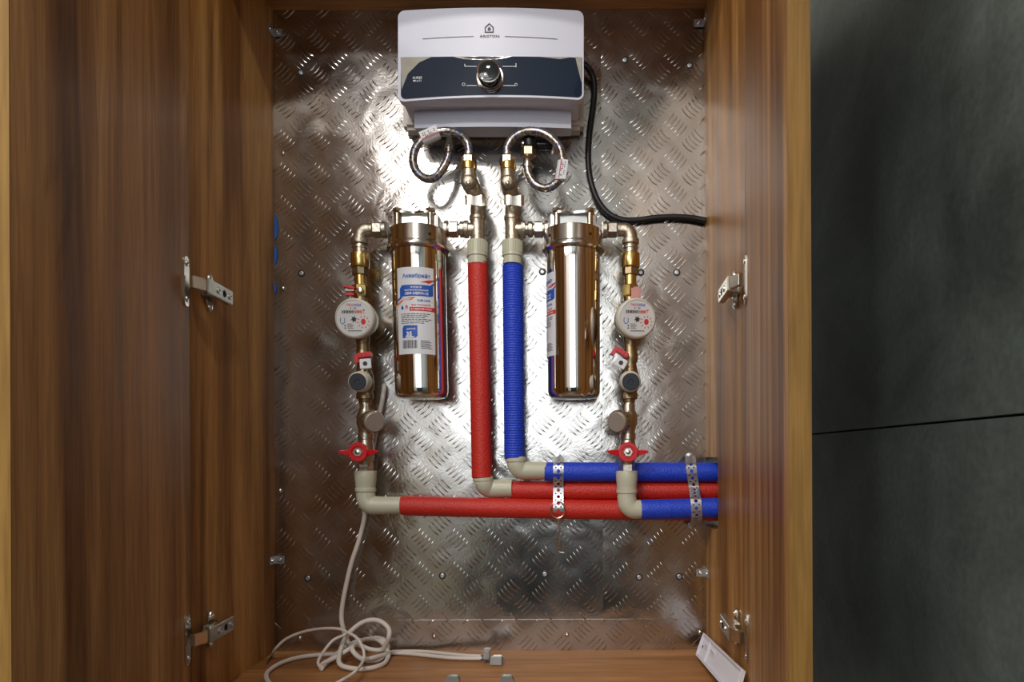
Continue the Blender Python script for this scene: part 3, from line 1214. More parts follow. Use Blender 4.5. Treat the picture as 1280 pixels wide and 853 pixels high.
# tees with angle valves and white transition couplings
for (xc, s, foam, xn, xv, lab_t, lab_v, lab_c) in (
        (597, -1, 'red', 586, 591, 'brass-coloured tee above the red insulated riser', 'angle valve with silver lever under the left hose', 'ribbed cream coupling on top of the red riser'),
        (640.5, 1, 'blue', 635, 639, 'brass-coloured tee above the blue insulated riser', 'angle valve with silver lever under the right hose', 'ribbed cream coupling on top of the blue riser')):
    m = MB()
    m.vl(xc, OT, [(258, 8.6), (262, 8.8), (270, 8.8), (271, 10.2), (275, 10.2), (276, 9), (300, 9), (301, 9.6), (306, 9.6)], 28)
    ya = sorted([(xc + s * 0.1, 8), (xc + s * 11, 8), (xc + s * 11.5, 10.8), (xc + s * 16, 10.8)])
    m.hl(287, OT, ya, 28)
    put('pipe_tee', m, 'cast_nickel', None, lab_t, 'pipe fitting', 'tees over the risers')
    # coupling
    r = thing('pipe_coupling', P(xc, 330, OT - .006), lab_c, 'pipe coupling', 'cream couplings over the risers')
    m = MB()
    m.vl(xc, OT - .003, [(301, 9.5), (302, 12.4), (319, 12.6), (321, 12.8), (322, 11.6), (331, 11.8)], 32)
    put('coupling_body', m, 'ppr', r)
    m = MB()
    for i in range(26):
        a = 2 * math.pi * i / 26
        c0, c1 = P(xc, 304, OT - .003), P(xc, 317, OT - .003)
        d = Vector((math.cos(a), math.sin(a), 0))
        m.obox((c0 + c1) / 2 + d * 12.5 * U, d * .0006, d.cross(Vector((0, 0, 1))) * .0007, Vector((0, 0, (c0.z - c1.z) / 2)))
    put('grip_ribs', m, 'ppr', r)
    # angle valve
    r = thing('angle_valve', P(xc, 258, OT), lab_v, 'valve', 'angle valves under the hoses')
    m = MB()
    o2 = OT + .012
    m.vl(xc, OT, [(240, 7, (xn + xc) / 2 + 2, OT + .004), (244, 9.2), (248, 9.0), (258, 8.8)], 24)
    m.tube([P(xn, 212, o2), P(xn, 218, o2), P(xn + 1, 228, o2 - .002), P((xn + xc) / 2, 238, OT + .006), P(xc, 248, OT)], [8.2 * U, 8.8 * U, 10.6 * U, 9.6 * U, 8.6 * U], 24, 4)
    m.lathe(P(xn, 229, o2 + .006), (0, -1, 0), [(-.004, .0115), (.004, .0112), (.008, .0095), (.010, .0070), (.0105, .0001)], 28)
    put('valve_body', m, 'cast_nickel', r)
    m = MB().lathe(P(xn - .5, 229, o2 + .016), (0, -1, 0), [(0, .0034), (.0022, .0032), (.003, .0022), (.0032, .0001)], 16)
    m.vl(xn + 1, o2 + .008, [(240, 3.2), (246, 3.2)], 6)
    put('stem_screw', m, 'nickel_bright', r)
    m = MB()
    m.vl(xn, o2, [(203, 8), (205, 9.6), (209, 9.8), (213, 9.4), (214, 8)], 28)
    put('brass_ring', m, 'brass', r, label='yellow brass ring')
    # lever: a folded strap in front of the body
    m = MB()
    lx0, lx1 = xn - 5, xn + 20
    c0, c1 = P(lx0, 249, o2 + .012), P(lx1, 250, o2 + .004)
    hz = Vector((0, 0, .0068))
    pts = [P(lx0, 244, o2 + .012), P(lx0 + 3, 244, o2 + .017), P(lx0 + 8, 243.8, o2 + .018), P(lx0 + 11, 245.5, o2 + .0165), P(lx1 - 4, 243.8, o2 + .017), P(lx1, 244.5, o2 + .012), P(lx1, 244.5, OT + .002)]
    pts2 = [P(lx0, 255, o2 + .012), P(lx0 + 3, 256, o2 + .017), P(lx0 + 8, 256, o2 + .018), P(lx0 + 11, 256.5, o2 + .0165), P(lx1 - 4, 257.5, o2 + .017), P(lx1, 257, o2 + .012), P(lx1, 257, OT + .002)]
    n = len(pts)
    ins = [Vector((0, .0022, 0))] * (n - 2) + [Vector((-.0022, .001, 0))] * 2
    base = len(m.v)
    for a, b, i_ in zip(pts, pts2, ins):
        m.v += [a, b, b + i_, a + i_]
    for i in range(n - 1):
        for j in range(4):
            k = (j + 1) % 4
            m.f.append((base + i * 4 + j, base + (i + 1) * 4 + j, base + (i + 1) * 4 + k, base + i * 4 + k))
    m.f.append((base, base + 1, base + 2, base + 3))
    m.f.append(tuple(base + (n - 1) * 4 + j for j in (3, 2, 1, 0)))
    put('lever', m, 'nickel_bright', r, label='silvery lever', bevel=0.0)

# ---- hoses
def hose(pts, endA, endB, label, tagpts, other):
    r = thing('flexible_hose', pts[0], label, 'hose', 'flexible hoses at the heater')
    m = MB().tube(pts, 5.0 * U, 16, 7)
    h = put('hose_sleeve', m, 'braid', r)
    # coloured marker threads
    mk_ = MB()
    N = len(pts)
    for i in range(1, N - 1):
        if i % 2:
            d = (pts[i + 1] - pts[i - 1]).normalized()
            for dd in (-.0018, .0018):
                mk_.rings([pts[i] + d * (dd - .0004), pts[i] + d * (dd + .0004)], [5.12 * U] * 2, d, 16, False)
    put('marker_thread', mk_, 'ink_blue' if other else 'ink_blue', h, label='dark blue marker threads', fixn=False)
    return r


HO = OT + .012
hl_pts = [P(586, 193, HO), P(586, 186, HO), P(582.5, 176, HO), P(573, 167.5, HO + .004), P(559, 164.2, HO + .008), P(543, 166.5, HO + .010), P(528, 174.5, HO + .010),
          P(518.5, 188, HO + .007), P(516.5, 203, HO + .004), P(522, 216, HO), P(533, 223.5, HO - .004), P(544, 222, HO - .009), P(553, 212, HO - .014), P(559.5, 199, HO - .017), P(561.5, 187, HO - .018)]
rt = hose(hl_pts, None, None, 'looped steel-sheathed flexible hose from the left angle valve to the heater', None, 0)
m = MB()
m.vl(586, HO, [(190, 5.4), (191, 5.9), (194, 5.9), (195, 4.6), (203, 4.4)], 20)
m.vl(561.5, HO - .018, [(166, 3), (176, 3.2), (178, 4.4), (182, 4.4), (183, 6), (188, 6)], 20)
put('crimp_sleeve', m, 'nickel_bright', rt)
m = MB()
hexn(m, 0, HO, 196.5, 207, 9.2, True, 586)
put('hex_nut', m, 'brass_pale', rt, label='copper-coloured hex nut')


def tag_on(parent, a, b, wpx, ink):
    d = (b - a)
    L = d.length / 2
    d.normalize()
    n = Vector((0, -1, 0))
    s_ = d.cross(n).normalized()
    c = (a + b) / 2
    m = MB()
    # folded paper hugging the hose: half tube plus flag
    m.rings([a, b], [6.4 * U, 6.4 * U], d, 20, True)
    m.obox(c + s_ * (-wpx * .25 * U) + n * .0080, d * L, s_ * (wpx * .5 * U), n * .0006)
    t = put('paper_tag', m, 'paper', parent, label='white paper tag with black marks')
    q = MB()
    fn = lambda u, v: c + s_ * (-wpx * .25 * U) + n * .0088 + d * (u * L) + s_ * (v * wpx * .5 * U)
    for i in range(7):
        u = -.75 + i * .22
        for v in (-.4, .1, .45):
            if random.random() < .7:
                rect_on(q, fn, u, u + .14, v, v + .22, 1)
    put('tag_print', q, 'ink_black', t, fixn=False)
    q = MB()
    rect_on(q, fn, -.95, .95, .72, .95, 1)
    put('tag_stripe', q, 'ink_red', t, fixn=False)


tag_on(rt, P(528, 176, HO + .010), P(549, 166.5, HO + .011), 10, 0)

hr_pts = [P(634, 193, HO), P(634, 186, HO), P(638, 177, HO), P(646, 169, HO + .003), P(658, 164.2, HO + .006), P(672, 165, HO + .009), P(686, 170.5, HO + .011), P(698, 182, HO + .012),
          P(703, 197, HO + .011), P(703.5, 211, HO + .009), P(699, 224, HO + .006), P(690, 233, HO + .002), P(679, 235.3, HO - .002), P(668, 230, HO - .005), P(661, 219, HO - .008), P(659, 209, HO - .010)]
rt = hose(hr_pts, None, None, 'looped steel-sheathed flexible hose from the right angle valve to the heater', None, 1)
m = MB()
m.vl(634, HO, [(190, 5.4), (191, 5.9), (194, 5.9), (195, 4.6), (203, 4.4)], 20)
m.vl(659.5, HO - .010, [(196, 4), (199, 4.2), (200, 5), (207, 6), (210, 6)], 20)
put('crimp_sleeve', m, 'nickel_bright', rt)
m = MB()
hexn(m, 0, HO, 196.5, 207, 9.2, True, 634)
put('hex_nut', m, 'nickel_bright', rt, label='silvery hex nut')
m = MB()
hexn(m, 0, HO - .010, 186, 196.5, 9.4, True, 660.5)
put('hex_nut', m, 'brass_pale', rt, label='pale brass hex nut')
tag_on(rt, P(703.5, 202, HO + .012), P(700, 226, HO + .009), 9, 0)

r = thing('safety_valve', P(664, 185, HO - .010), 'black safety valve under the heater behind the right hose loop', 'valve')
m = MB()
m.vl(662, HO - .010, [(172, 7), (173, 8.8), (184, 9.2), (186, 8)], 24)
m.vl(660, HO - .014, [(164, 6), (174, 6)], 20)
put('valve_body', m, 'black_plastic', r)
m = MB().hl(181, HO - .016, [(664, 5.5), (674, 6.2), (684, 6.8), (690, 6.4), (691, 4)], 20)
put('side_spout', m, 'black_plastic', r)
m = MB().vl(691, HO - .02, [(181, 3), (186, 3.4), (193, 3.4), (195, 2)], 16)
put('drain_nozzle', m, 'zinc', r)
m = MB().hl(180, HO - .008, [(651.5, 3), (653, 4.4), (656, 4.4)], 16)
put('side_plug', m, 'nickel_bright', r)

# ---- insulated pipes
def insulated_v(xt, xb, ya, yb, mat, label):
    m = MB()
    prof = []
    N = 156
    for i in range(N + 1):
        y = ya + (yb - ya) * i / N
        x = xt + (xb - xt) * i / N
        prof.append((y, 12.5 + (0.5 if i % 2 else 0) - (.9 if i in (0, N) else 0), x, 0.045 - .006 * i / N))
    m.vl(xt, .045, prof, 28)
    return put('insulated_pipe', m, mat, None, label, 'pipe', 'foam-insulated pipes')


def insulated_h(xa, xb, y0, y1, o0, o1, rpx, mat, label, wob=0.6):
    m = MB()
    N = 34
    prof = []
    for i in range(N + 1):
        t = i / N
        prof.append((xa + (xb - xa) * t, rpx + random.uniform(-.12, .12) - (.7 if i in (0, N) else 0), y0 + (y1 - y0) * t + wob * math.sin(t * 4.2), o0 + (o1 - o0) * t))
    m.hl(y0, o0, prof, 28)
    return put('insulated_pipe', m, mat, None, label, 'pipe', 'foam-insulated pipes')


insulated_v(597.5, 602.5, 328, 598, 'foam_red', 'vertical red foam-insulated riser pipe in the centre')
insulated_v(641, 643, 332, 574, 'foam_blue', 'vertical blue foam-insulated riser pipe in the centre')
RX = 897
insulated_h(681, RX, 590.0, 590.8, .038, .036, 12.2, 'foam_blue', 'upper horizontal blue pipe, topmost of the four pipes', .2)
insulated_h(639, RX, 613.3, 613.6, .028, .028, 11.8, 'foam_red', 'middle horizontal red pipe just below the topmost blue pipe', .2)
insulated_h(502, RX, 632.2, 640.0, .037, .036, 12.4, 'foam_red', 'longest horizontal red pipe, lowest of all', .7)
insulated_h(801, RX, 637.2, 635.2, .066, .066, 12.2, 'foam_blue', 'short horizontal blue pipe at lower right in front of the red one', .1)


def ppr_elbow(x, ytop, ybend, xend, off, off2, label, r0=12.0):
    m = MB()
    yb = ybend
    pts = [P(x, ytop, off), P(x, ytop + 8, off), P(x, yb - 15, off), P(x + 1.5, yb - 6, off), P(x + 7, yb - .8, off2), P(x + 16, yb, off2), P((x + xend) / 2 + 8, yb, off2), P(xend, yb, off2)]
    rs = [r0 + .2, r0, r0, r0 + .2, r0 + .2, r0 - .2, r0 - .6, r0 - .9]
    m.tube(pts, [a * U * .97 for a in rs], 28, 5)
    # socket lip
    m.vl(x, off, [(ytop, r0 + .2), (ytop + .5, r0 + .9), (ytop + 4, r0 + .9), (ytop + 5, r0)], 28)
    return put('pipe_elbow', m, 'ppr', None, label, 'pipe fitting', 'cream plastic elbows')


ppr_elbow(604, 597, 611, 640, .038, .032, 'cream plastic elbow at the foot of the red riser')
ppr_elbow(645, 573, 588.5, 683, .040, .038, 'cream plastic elbow at the foot of the blue riser')
ppr_elbow(457, 610, 632, 503, .037, .037, 'cream plastic elbow at the bottom of the left meter column')
ppr_elbow(783.5, 612, 637, 803, .066, .066, 'cream plastic elbow at the bottom of the right meter column')


# ================================================================== METER COLUMNS
def column(X, L):
    s = 1 if L else -1            # +1: towards the centre of the picture on the left column
    side = 'left' if L else 'right'
    offy = (lambda y: .050 - .013 * max(0, (y - 300)) / 300) if L else (lambda y: .050 + .016 * max(0, (y - 300)) / 300)

    def v(m, prof, n=28, rot=0.0, x=None):
        return m.vl(0, 0, [(y, r, (x if x is not None else X(y)), offy(y)) for y, r in prof], n, rot)
    # brass check valve
    r = thing('check_valve', P(X(345), 345, offy(345)), 'brass check valve above the %s water meter' % side, 'valve', 'brass check valves')
    put('valve_body', v(MB(), [(316, 8), (317, 10.8), (318, 11.4), (334, 11.4), (335.5, 10.6), (336, 9)]), 'brass', r)
    put('neck', v(MB(), [(306, 8.4), (308, 9.6), (311, 9.6), (312, 8.6), (317, 8.6)]), 'nickel', r)
    put('ring', v(MB(), [(335.5, 9.0), (336, 9.8), (344, 9.8), (345, 8.2)], 8), 'brass_dark', r)
    # coupling nut with sealing clip
    r = thing('coupling_nut', P(X(374), 374, offy(374)), ('brass coupling with a small red seal clip above the left water meter' if L else 'brass hex coupling nut above the right water meter'), 'pipe fitting', 'brass couplings')
    put('tube', v(MB(), [(345, 7.2), (360, 7.4)]), 'brass', r)
    m = MB()
    v(m, [(357, 9.6), (358, 10.6), (370, 10.6), (372, 9.6)], 6, R(10))
    put('hex_nut', m, 'brass', r)
    put('tail', v(MB(), [(371, 8), (381, 8.4)]), 'brass_dark', r)
    if L:
        m = MB()
        c = P(437, 359.5, .060)
        m.obox(c, Vector((.0085, 0, -.0016)), Vector((0, .004, 0)), Vector((.0004, 0, .0017)))
        m.obox(c + Vector((.001, 0, -.011)), Vector((.0065, 0, 0)), Vector((0, .004, 0)), Vector((0, 0, .0022)))
        put('seal_clip', m, 'red_tag', r, bevel=0.0006, label='dull red seal clip')
        m = MB().lathe(P(450, 363, .062), (0, -1, 0), [(-.006, .005), (.002, .005), (.004, .0035), (.0045, .0001)], 16)
        m.obox(c + Vector((.001, -.001, -.0055)), Vector((.007, 0, 0)), Vector((0, .004, 0)), Vector((0, 0, .0012)))
        put('clip_screw', m, 'nickel_bright', r)
    else:
        m = MB()
        c = P(794, 368, .062)
        m.obox(c, Vector((.0085, 0, 0)), Vector((0, .004, 0)), Vector((0, 0, .011)))
        put('seal_film', m, 'red_seal', r, bevel=0.002, label='faded pinkish seal over the nut')
    # meter
    mo = offy(400)
    r = thing('water_meter', P(X(425), 425, mo), 'round white-dialled water meter of the %s column, beside the %s filter' % (side, side), 'water meter', 'water meters')
    bx = X(400)
    m = MB()
    body = P(bx, 401, mo)
    dc = P(442.5, 398, mo + .034) if L else P(796.5, 398, mo + .034)
    ax = (dc - body).normalized()
    # lathe along the axis from the pipe to the dial
    Lg = (dc - body).length
    m.lathe(body, ax, [(-.016, .012), (-.012, .020), (-.004, .025), (.006, .0275), (.014, .0285), (.020, .0285)], 44)
    v(m, [(381, 8.5), (390, 10)])
    v(m, [(412, 10), (425, 8.5), (432, 7.4)])
    put('meter_body', m, 'brass_dark', r)
    m = MB()
    m.lathe(body, ax, [(.020, .0285), (.0205, .0300), (Lg - .002, .0300), (Lg, .0288), (Lg + .0008, .0272), (Lg - .0002, .0268), (Lg - .0002, .0001)], 56)
    put('dial_case', m, 'cream_plastic', r)
    fx, fz = Vector((1, 0, 0)), Vector((0, 0, 1))
    fx = (fx - ax * fx.dot(ax)).normalized()
    fz = (fz - ax * fz.dot(ax)).normalized()
    d0 = body + ax * Lg
    m = MB().lathe(d0 + ax * .0000, ax, [(0, .0262), (.0004, .0262), (.0004, .0001)], 56)
    dl = put('dial', m, 'dial_white', r, label='white printed dial')
    fn = lambda e: (lambda u, w_: d0 + ax * (.0006 + e) + fx * (u * .0262) + fz * (w_ * .0262))
    K = fn(.0001)
    blk, red, blu = MB(), MB(), MB()
    text_on(red, 'ЭКО', K, -.42, -.02, .66, .82, .02)
    text_on(blu, 'НОМ', K, .02, .44, .66, .82, .02)
    text_on(blk, '15', K, -.18, .18, .52, .60)
    text_on(blk, '00000', K, -.66, .06, .28, .44, .03)
    text_on(red, '000', K, .12, .5, .28, .44, .03)
    text_on(red, 'м', K, .54, .64, .40, .50, .02)
    for i in range(9):
        x = -.7 + i * .158
        rect_on(blk if i < 6 else red, K, x, x + .02, .24, .48, 1)
    st = []
    for i in range(12):
        a = math.pi * i / 6 + .2
        q = .21 if i % 2 == 0 else .10
        st.append((q * math.cos(a), q * math.sin(a) - .06))
    poly_on(blk, K, st)
    for i in range(10):
        a = 2 * math.pi * i / 10
        a2 = a + .16
        red.add([K(.54 + .27 * math.cos(a), -.22 + .27 * math.sin(a)), K(.54 + .36 * math.cos(a), -.22 + .36 * math.sin(a)), K(.54 + .36 * math.cos(a2), -.22 + .36 * math.sin(a2)), K(.54 + .27 * math.cos(a2), -.22 + .27 * math.sin(a2))], [(0, 1, 2, 3)])
    poly_on(red, K, [(.54 + .14 * math.cos(2 * math.pi * i / 12), -.20 + .17 * math.sin(2 * math.pi * i / 12)) for i in range(12)])
    for i in range(12):
        a, a2 = R(-230 + i * 23), R(-230 + (i + 1) * 23)
        blu.add([K(-.66 + .11 * math.cos(a), -.12 + .17 * math.sin(a)), K(-.66 + .15 * math.cos(a), -.12 + .21 * math.sin(a)), K(-.66 + .15 * math.cos(a2), -.12 + .21 * math.sin(a2)), K(-.66 + .11 * math.cos(a2), -.12 + .17 * math.sin(a2))], [(0, 1, 2, 3)])
    for i, (y, a, b) in enumerate(((-.34, -.4, -.1), (-.42, -.4, -.02), (-.50, -.4, -.08), (-.58, -.4, -.05))):
        rect_on(blk, K, a, b, y, y + .025, 1)
    for y in (-.42, -.56):
        rect_on(blk, K, -.56, -.49, y - .04, y + .04, 1)
    for i in range(9):
        rect_on(blk, K, -.36 + i * .09, -.30 + i * .09, -.74, -.68, 1)
    put('black_print', blk, 'ink_black', dl, fixn=False)
    put('red_print', red, 'ink_red', dl, fixn=False)
    put('blue_print', blu, 'ink_blue', dl, fixn=False)
    # sealed fitting under the meter
    r = thing('seal_tag', P(X(462), 462, offy(450) + .01), ('red and white tamper seal under the left water meter' if L else 'red and white tamper seal tilted under the right water meter'), 'seal', 'tamper seals')
    ta = R(8 if L else -32)
    c = P(455, 444.5, offy(450) + .020) if L else P(777, 441, offy(450) + .018)
    ux, uz = Vector((math.cos(ta), 0, math.sin(ta))), Vector((-math.sin(ta), 0, math.cos(ta)))
    m = MB()
    m.obox(c, ux * .0115, Vector((0, .005, 0)), uz * .0040)
    for i in range(4):
        m.obox(c + ux * (-.0085 + i * .0056) - Vector((0, .0055, 0)), ux * .0018, Vector((0, .0010, 0)), uz * .0034)
    m.obox(c - ux * .0105 - uz * .005, ux * .003, Vector((0, .006, 0)), uz * .006)
    put('red_clip', m, 'red_tag', r, bevel=0.0008, label='red plastic clip')
    c2 = P(457, 455, offy(450) + .024) if L else P(776, 454, offy(450) + .020)
    ta = R(4 if L else -28)
    ux, uz = Vector((math.cos(ta), 0, math.sin(ta))), Vector((-math.sin(ta), 0, math.cos(ta)))
    m = MB().obox(c2, ux * .0085, Vector((0, .0022, 0)), uz * .0075)
    put('seal_block', m, 'paper', r, bevel=0.0008, label='white seal block')
    m = MB().lathe(c2 - Vector((0, .0022, 0)), (0, -1, 0), [(0, .0034), (.0006, .0034), (.0006, .0014), (.0002, .0013), (.0002, .0001)], 18)
    put('seal_mark', m, 'ink_black', r)
    # pressure reducer
    r = thing('pressure_reducer', P(X(500), 500, offy(500)), 'pressure reducer with round dark knob in the %s column' % side, 'valve', 'pressure reducers')
    put('body_tube', v(MB(), [(430, 7.4), (440, 8), (444, 9.4), (450, 9.4), (455, 7.6), (464, 9.5), (470, 11.6), (484, 11.6), (491, 9.4), (493, 10.4), (499, 10.4), (500, 8), (504, 7.4)]), 'brass_dark', r)
    b0 = P(X(477) , 477, offy(477) + .004)
    k0 = P(447 if L else 788.5, 477.5, offy(477) + .044)
    ax = (k0 - b0).normalized()
    Lk = (k0 - b0).length
    put('neck', MB().lathe(b0, ax, [(0, .0125), (.010, .0135), (.014, .0155), (.020, .0160)], 36), 'nickel', r)
    put('knob_sleeve', MB().lathe(b0, ax, [(.018, .0162), (Lk - .004, .0150), (Lk - .001, .0140), (Lk, .0130), (Lk - .001, .0120)], 40), 'cream_plastic', r, label='cream knob sleeve')
    put('knob_face', MB().lathe(b0, ax, [(Lk - .006, .0126), (Lk + .0006, .0126), (Lk + .0014, .0118), (Lk + .0014, .0040), (Lk + .0006, .0034), (Lk + .0006, .0001)], 40), 'cap_dark', r, label='dark blue-black knob face')
    # strainer
    r = thing('strainer', P(X(550), 550, offy(550)), 'Y-strainer with round grey cap above the red valve of the %s column' % side, 'strainer', 'strainers with round caps')
    m = MB()
    v(m, [(503, 7.0), (512, 7.4), (516, 9.2), (520, 11), (530, 11), (536, 9), (543, 8.4)])
    c0 = P(X(524), 524, offy(524))
    c1 = P(468.5 if L else 770.5, 528, offy(524) + .030)
    ax = (c1 - c0).normalized()
    Lc = (c1 - c0).length
    m.lathe(c0, ax, [(0, .0115), (.012, .0130), (Lc - .012, .0145)], 32)
    put('strainer_body', m, 'nickel', r)
    put('cap', MB().lathe(c0, ax, [(Lc - .013, .0150), (Lc - .012, .0172), (Lc - .004, .0172), (Lc - .002, .0160)], 40), 'cast_nickel', r)
    put('cap_face', MB().lathe(c0, ax, [(Lc - .005, .0158), (Lc, .0152), (Lc + .0012, .0140), (Lc + .0012, .0001)], 40), 'cap_grey', r, label='matt brownish grey cap face')
    h = MB()
    fx, fy, _ = frame(ax)
    for i in range(14):
        a = 2 * math.pi * i / 14
        d = fx * math.cos(a) + fy * math.sin(a)
        h.lathe(c0 + ax * (Lc - .008) + d * .0170, d, [(0, .0012), (.0005, .0012), (.0005, .0001)], 8)
    put('cap_hole', h, 'dark_hole', r)
    m = MB()
    v(m, [(505, 6), (506, 7.6), (516, 7.6), (517, 6.6)], 8)
    put('hex_neck', m, 'nickel_bright', r)
    # red butterfly ball valve
    r = thing('ball_valve', P(X(591), 591, offy(590)), 'ball valve with red butterfly handle, bottom of the %s column' % side, 'valve', 'red butterfly valves')
    m = MB()
    v(m, [(541, 8.5), (542, 9.6), (549, 9.6), (550, 8.6), (556, 9.6), (566, 10.6), (576, 9.6), (582, 8.8)])
    v(m, [(580, 9.2), (581, 10.2), (590, 10.2), (591, 9.4)], 6, R(30))
    put('valve_body', m, 'nickel', r)
    hc = P(447.5 if L else 785, 565.5, offy(566) + .026)
    m = MB()
    m.lathe(hc + Vector((0, .010, 0)), (0, -1, 0), [(-.004, .0085), (.004, .0085), (.006, .0150), (.0115, .0150), (.0125, .0140), (.0125, .0095), (.0105, .0090)], 36)
    hd = put('handle', m, 'red_paint', r, label='red enamelled butterfly handle')
    m = MB()
    for q in (-1, 1):
        pts = [hc + Vector((q * .012, .002, .004)), hc + Vector((q * .019, .000, .0032)), hc + Vector((q * .028, -.001, .0030)), hc + Vector((q * .031, -.001, 0.0012)),
               hc + Vector((q * .030, -.001, -.0012)), hc + Vector((q * .026, 0, -.0024)), hc + Vector((q * .019, 0, -.0044)), hc + Vector((q * .012, .002, -.006))]
        m.plate(pts, (0, 1, 0), .0045)
    put('handle_wing', m, 'red_paint', hd, bevel=0.0009)
    m = MB().lathe(hc + Vector((0, .001, 0)), (0, -1, 0), [(0, .0075), (.0032, .0075), (.0042, .0066), (.0042, .0040), (.0058, .0038), (.0064, .0028), (.0064, .0001)], 6)
    put('handle_nut', m, 'nickel_bright', r)
    # cream coupling
    m = MB()
    v(m, [(588.5, 10), (589, 13.0), (590.5, 13.4), (601, 13.2), (603, 12.6), (606, 12.6), (607, 12.2), (612, 12.2)])
    put('pipe_coupling', m, 'ppr', None, 'smooth cream coupling under the red valve of the %s column' % side, 'pipe coupling', 'cream couplings under the red valves')


plain('red_seal', (0.50, 0.24, 0.20), 0.35, noise=0.25, nscale=60, metal=0.3)
column(lambda y: 450 + 7 * max(0, min(1, (y - 340) / 180)), True)
column(lambda y: 788 - 4.5 * max(0, min(1, (y - 440) / 150)), False)


# ================================================================== STRAPS
def strap(path, wpx, label):
    """path: list of (px, py, off) from top to bottom"""
    pts = [P(*q) for q in path]
    D = []
    N = len(pts)
    sm = []
    for i in range(N - 1):
        p0, p1, p2, p3 = pts[max(i - 1, 0)], pts[i], pts[i + 1], pts[min(i + 2, N - 1)]
        for k in range(8):
            t = k / 8
            sm.append(0.5 * ((2 * p1) + (p2 - p0) * t + (2 * p0 - 5 * p1 + 4 * p2 - p3) * t * t + (3 * p1 - 3 * p2 + p3 - p0) * t ** 3))
    sm.append(pts[-1])
    acc = [0]
    for i in range(1, len(sm)):
        acc.append(acc[-1] + (sm[i] - sm[i - 1]).length)
    Lt = acc[-1]

    def at(s_):
        s_ = min(max(s_, 0), Lt)
        for i in range(1, len(acc)):
            if acc[i] >= s_:
                t = (s_ - acc[i - 1]) / max(1e-9, acc[i] - acc[i - 1])
                return sm[i - 1].lerp(sm[i], t), (sm[i] - sm[i - 1]).normalized()
        return sm[-1], (sm[-1] - sm[-2]).normalized()
    side = Vector((1, 0, 0))
    m = MB()

    def f(a, s_, d):
        p, t = at(s_)
        sx = (side - t * side.dot(t)).normalized()
        nn = sx.cross(t)
        if nn.y > 0:
            nn = -nn
        return p + sx * a + nn * d
    W = wpx * U
    th = .0009

    def cell(a0, a1, s0, s1, ca, cs_, r):
        n = 16
        rim, hole = [], []
        for i in range(n):
            an = 2 * math.pi * i / n + math.pi / 4
            c_, s__ = math.cos(an), math.sin(an)
            # hit the cell rectangle
            tx = ((a1 - ca) / c_ if c_ > 1e-6 else ((a0 - ca) / c_ if c_ < -1e-6 else 9))
            ty = ((s1 - cs_) / s__ if s__ > 1e-6 else ((s0 - cs_) / s__ if s__ < -1e-6 else 9))
            t = min(tx, ty)
            rim.append((ca + c_ * t, cs_ + s__ * t))
            hole.append((ca + c_ * r, cs_ + s__ * r))
        for d, fl in ((th, 0), (0, 1)):
            b = len(m.v)
            m.v += [f(a, q, d) for a, q in rim] + [f(a, q, d) for a, q in hole]
            for i in range(n):
                k = (i + 1) % n
                m.f.append((b + i, b + k, b + n + k, b + n + i))
        b = len(m.v)
        m.v += [f(a, q, th) for a, q in hole] + [f(a, q, 0) for a, q in hole]
        for i in range(n):
            k = (i + 1) % n
            m.f.append((b + i, b + k, b + n + k, b + n + i))
    pitch = .0108
    s0 = 0.001
    while s0 + pitch < Lt:
        big = .0066
        cell(-W / 2, W / 2, s0, s0 + big, 0, s0 + big / 2, .0027)
        sm0, sm1 = s0 + big, s0 + pitch
        cell(-W / 2, 0, sm0, sm1, -W / 4, (sm0 + sm1) / 2, .0013)
        cell(0, W / 2, sm0, sm1, W / 4, (sm0 + sm1) / 2, .0013)
        s0 += pitch
    # edges
    n = 50
    for a in (-W / 2, W / 2):
        b = len(m.v)
        for i in range(n + 1):
            s_ = .001 + (s0 - .001) * i / n
            m.v += [f(a, s_, th), f(a, s_, 0)]
        for i in range(n):
            m.f.append((b + 2 * i, b + 2 * i + 2, b + 2 * i + 3, b + 2 * i + 1))
    root = thing('perforated_strap', pts[-1], label, 'strap', 'perforated metal straps')
    put('strap_band', m, 'zinc', root, ang=30)
    for q in (path[0], path[-1]):
        c = P(q[0], q[1] + (1 if q is path[0] else 0), 0.001)
        s_ = MB().lathe(c, (0, -1, 0), [(0, .0062), (.0012, .0062), (.0016, .0045), (.0040, .0040), (.0046, .0025), (.0036, .0018), (.0036, .0001)], 18)
        put('screw', s_, 'zinc', root)
    return root


strap([(698, 571, .004), (698, 574, .022), (698, 580, .048), (698, 590, .0525), (698, 600, .048), (698, 607, .043), (698, 613, .0425), (698, 620, .044), (698, 628, .049), (698, 636, .0515), (698, 644, .0465), (698, 650, .022), (698, 652, .004)], 13, 'perforated steel strap holding the pipes in the middle, wire ring below it')
strap([(862, 570, .004), (863, 573, .020), (863.5, 580, .047), (864.5, 590, .0510), (866, 600, .0485), (867.5, 610, .048), (868.5, 617, .062), (869.5, 624, .078), (870.5, 635, .0815), (871, 645, .077), (870, 652, .055), (867, 656, .020), (865, 657, .004)], 13, 'perforated steel strap holding the pipes at the right, close to the cut-out')

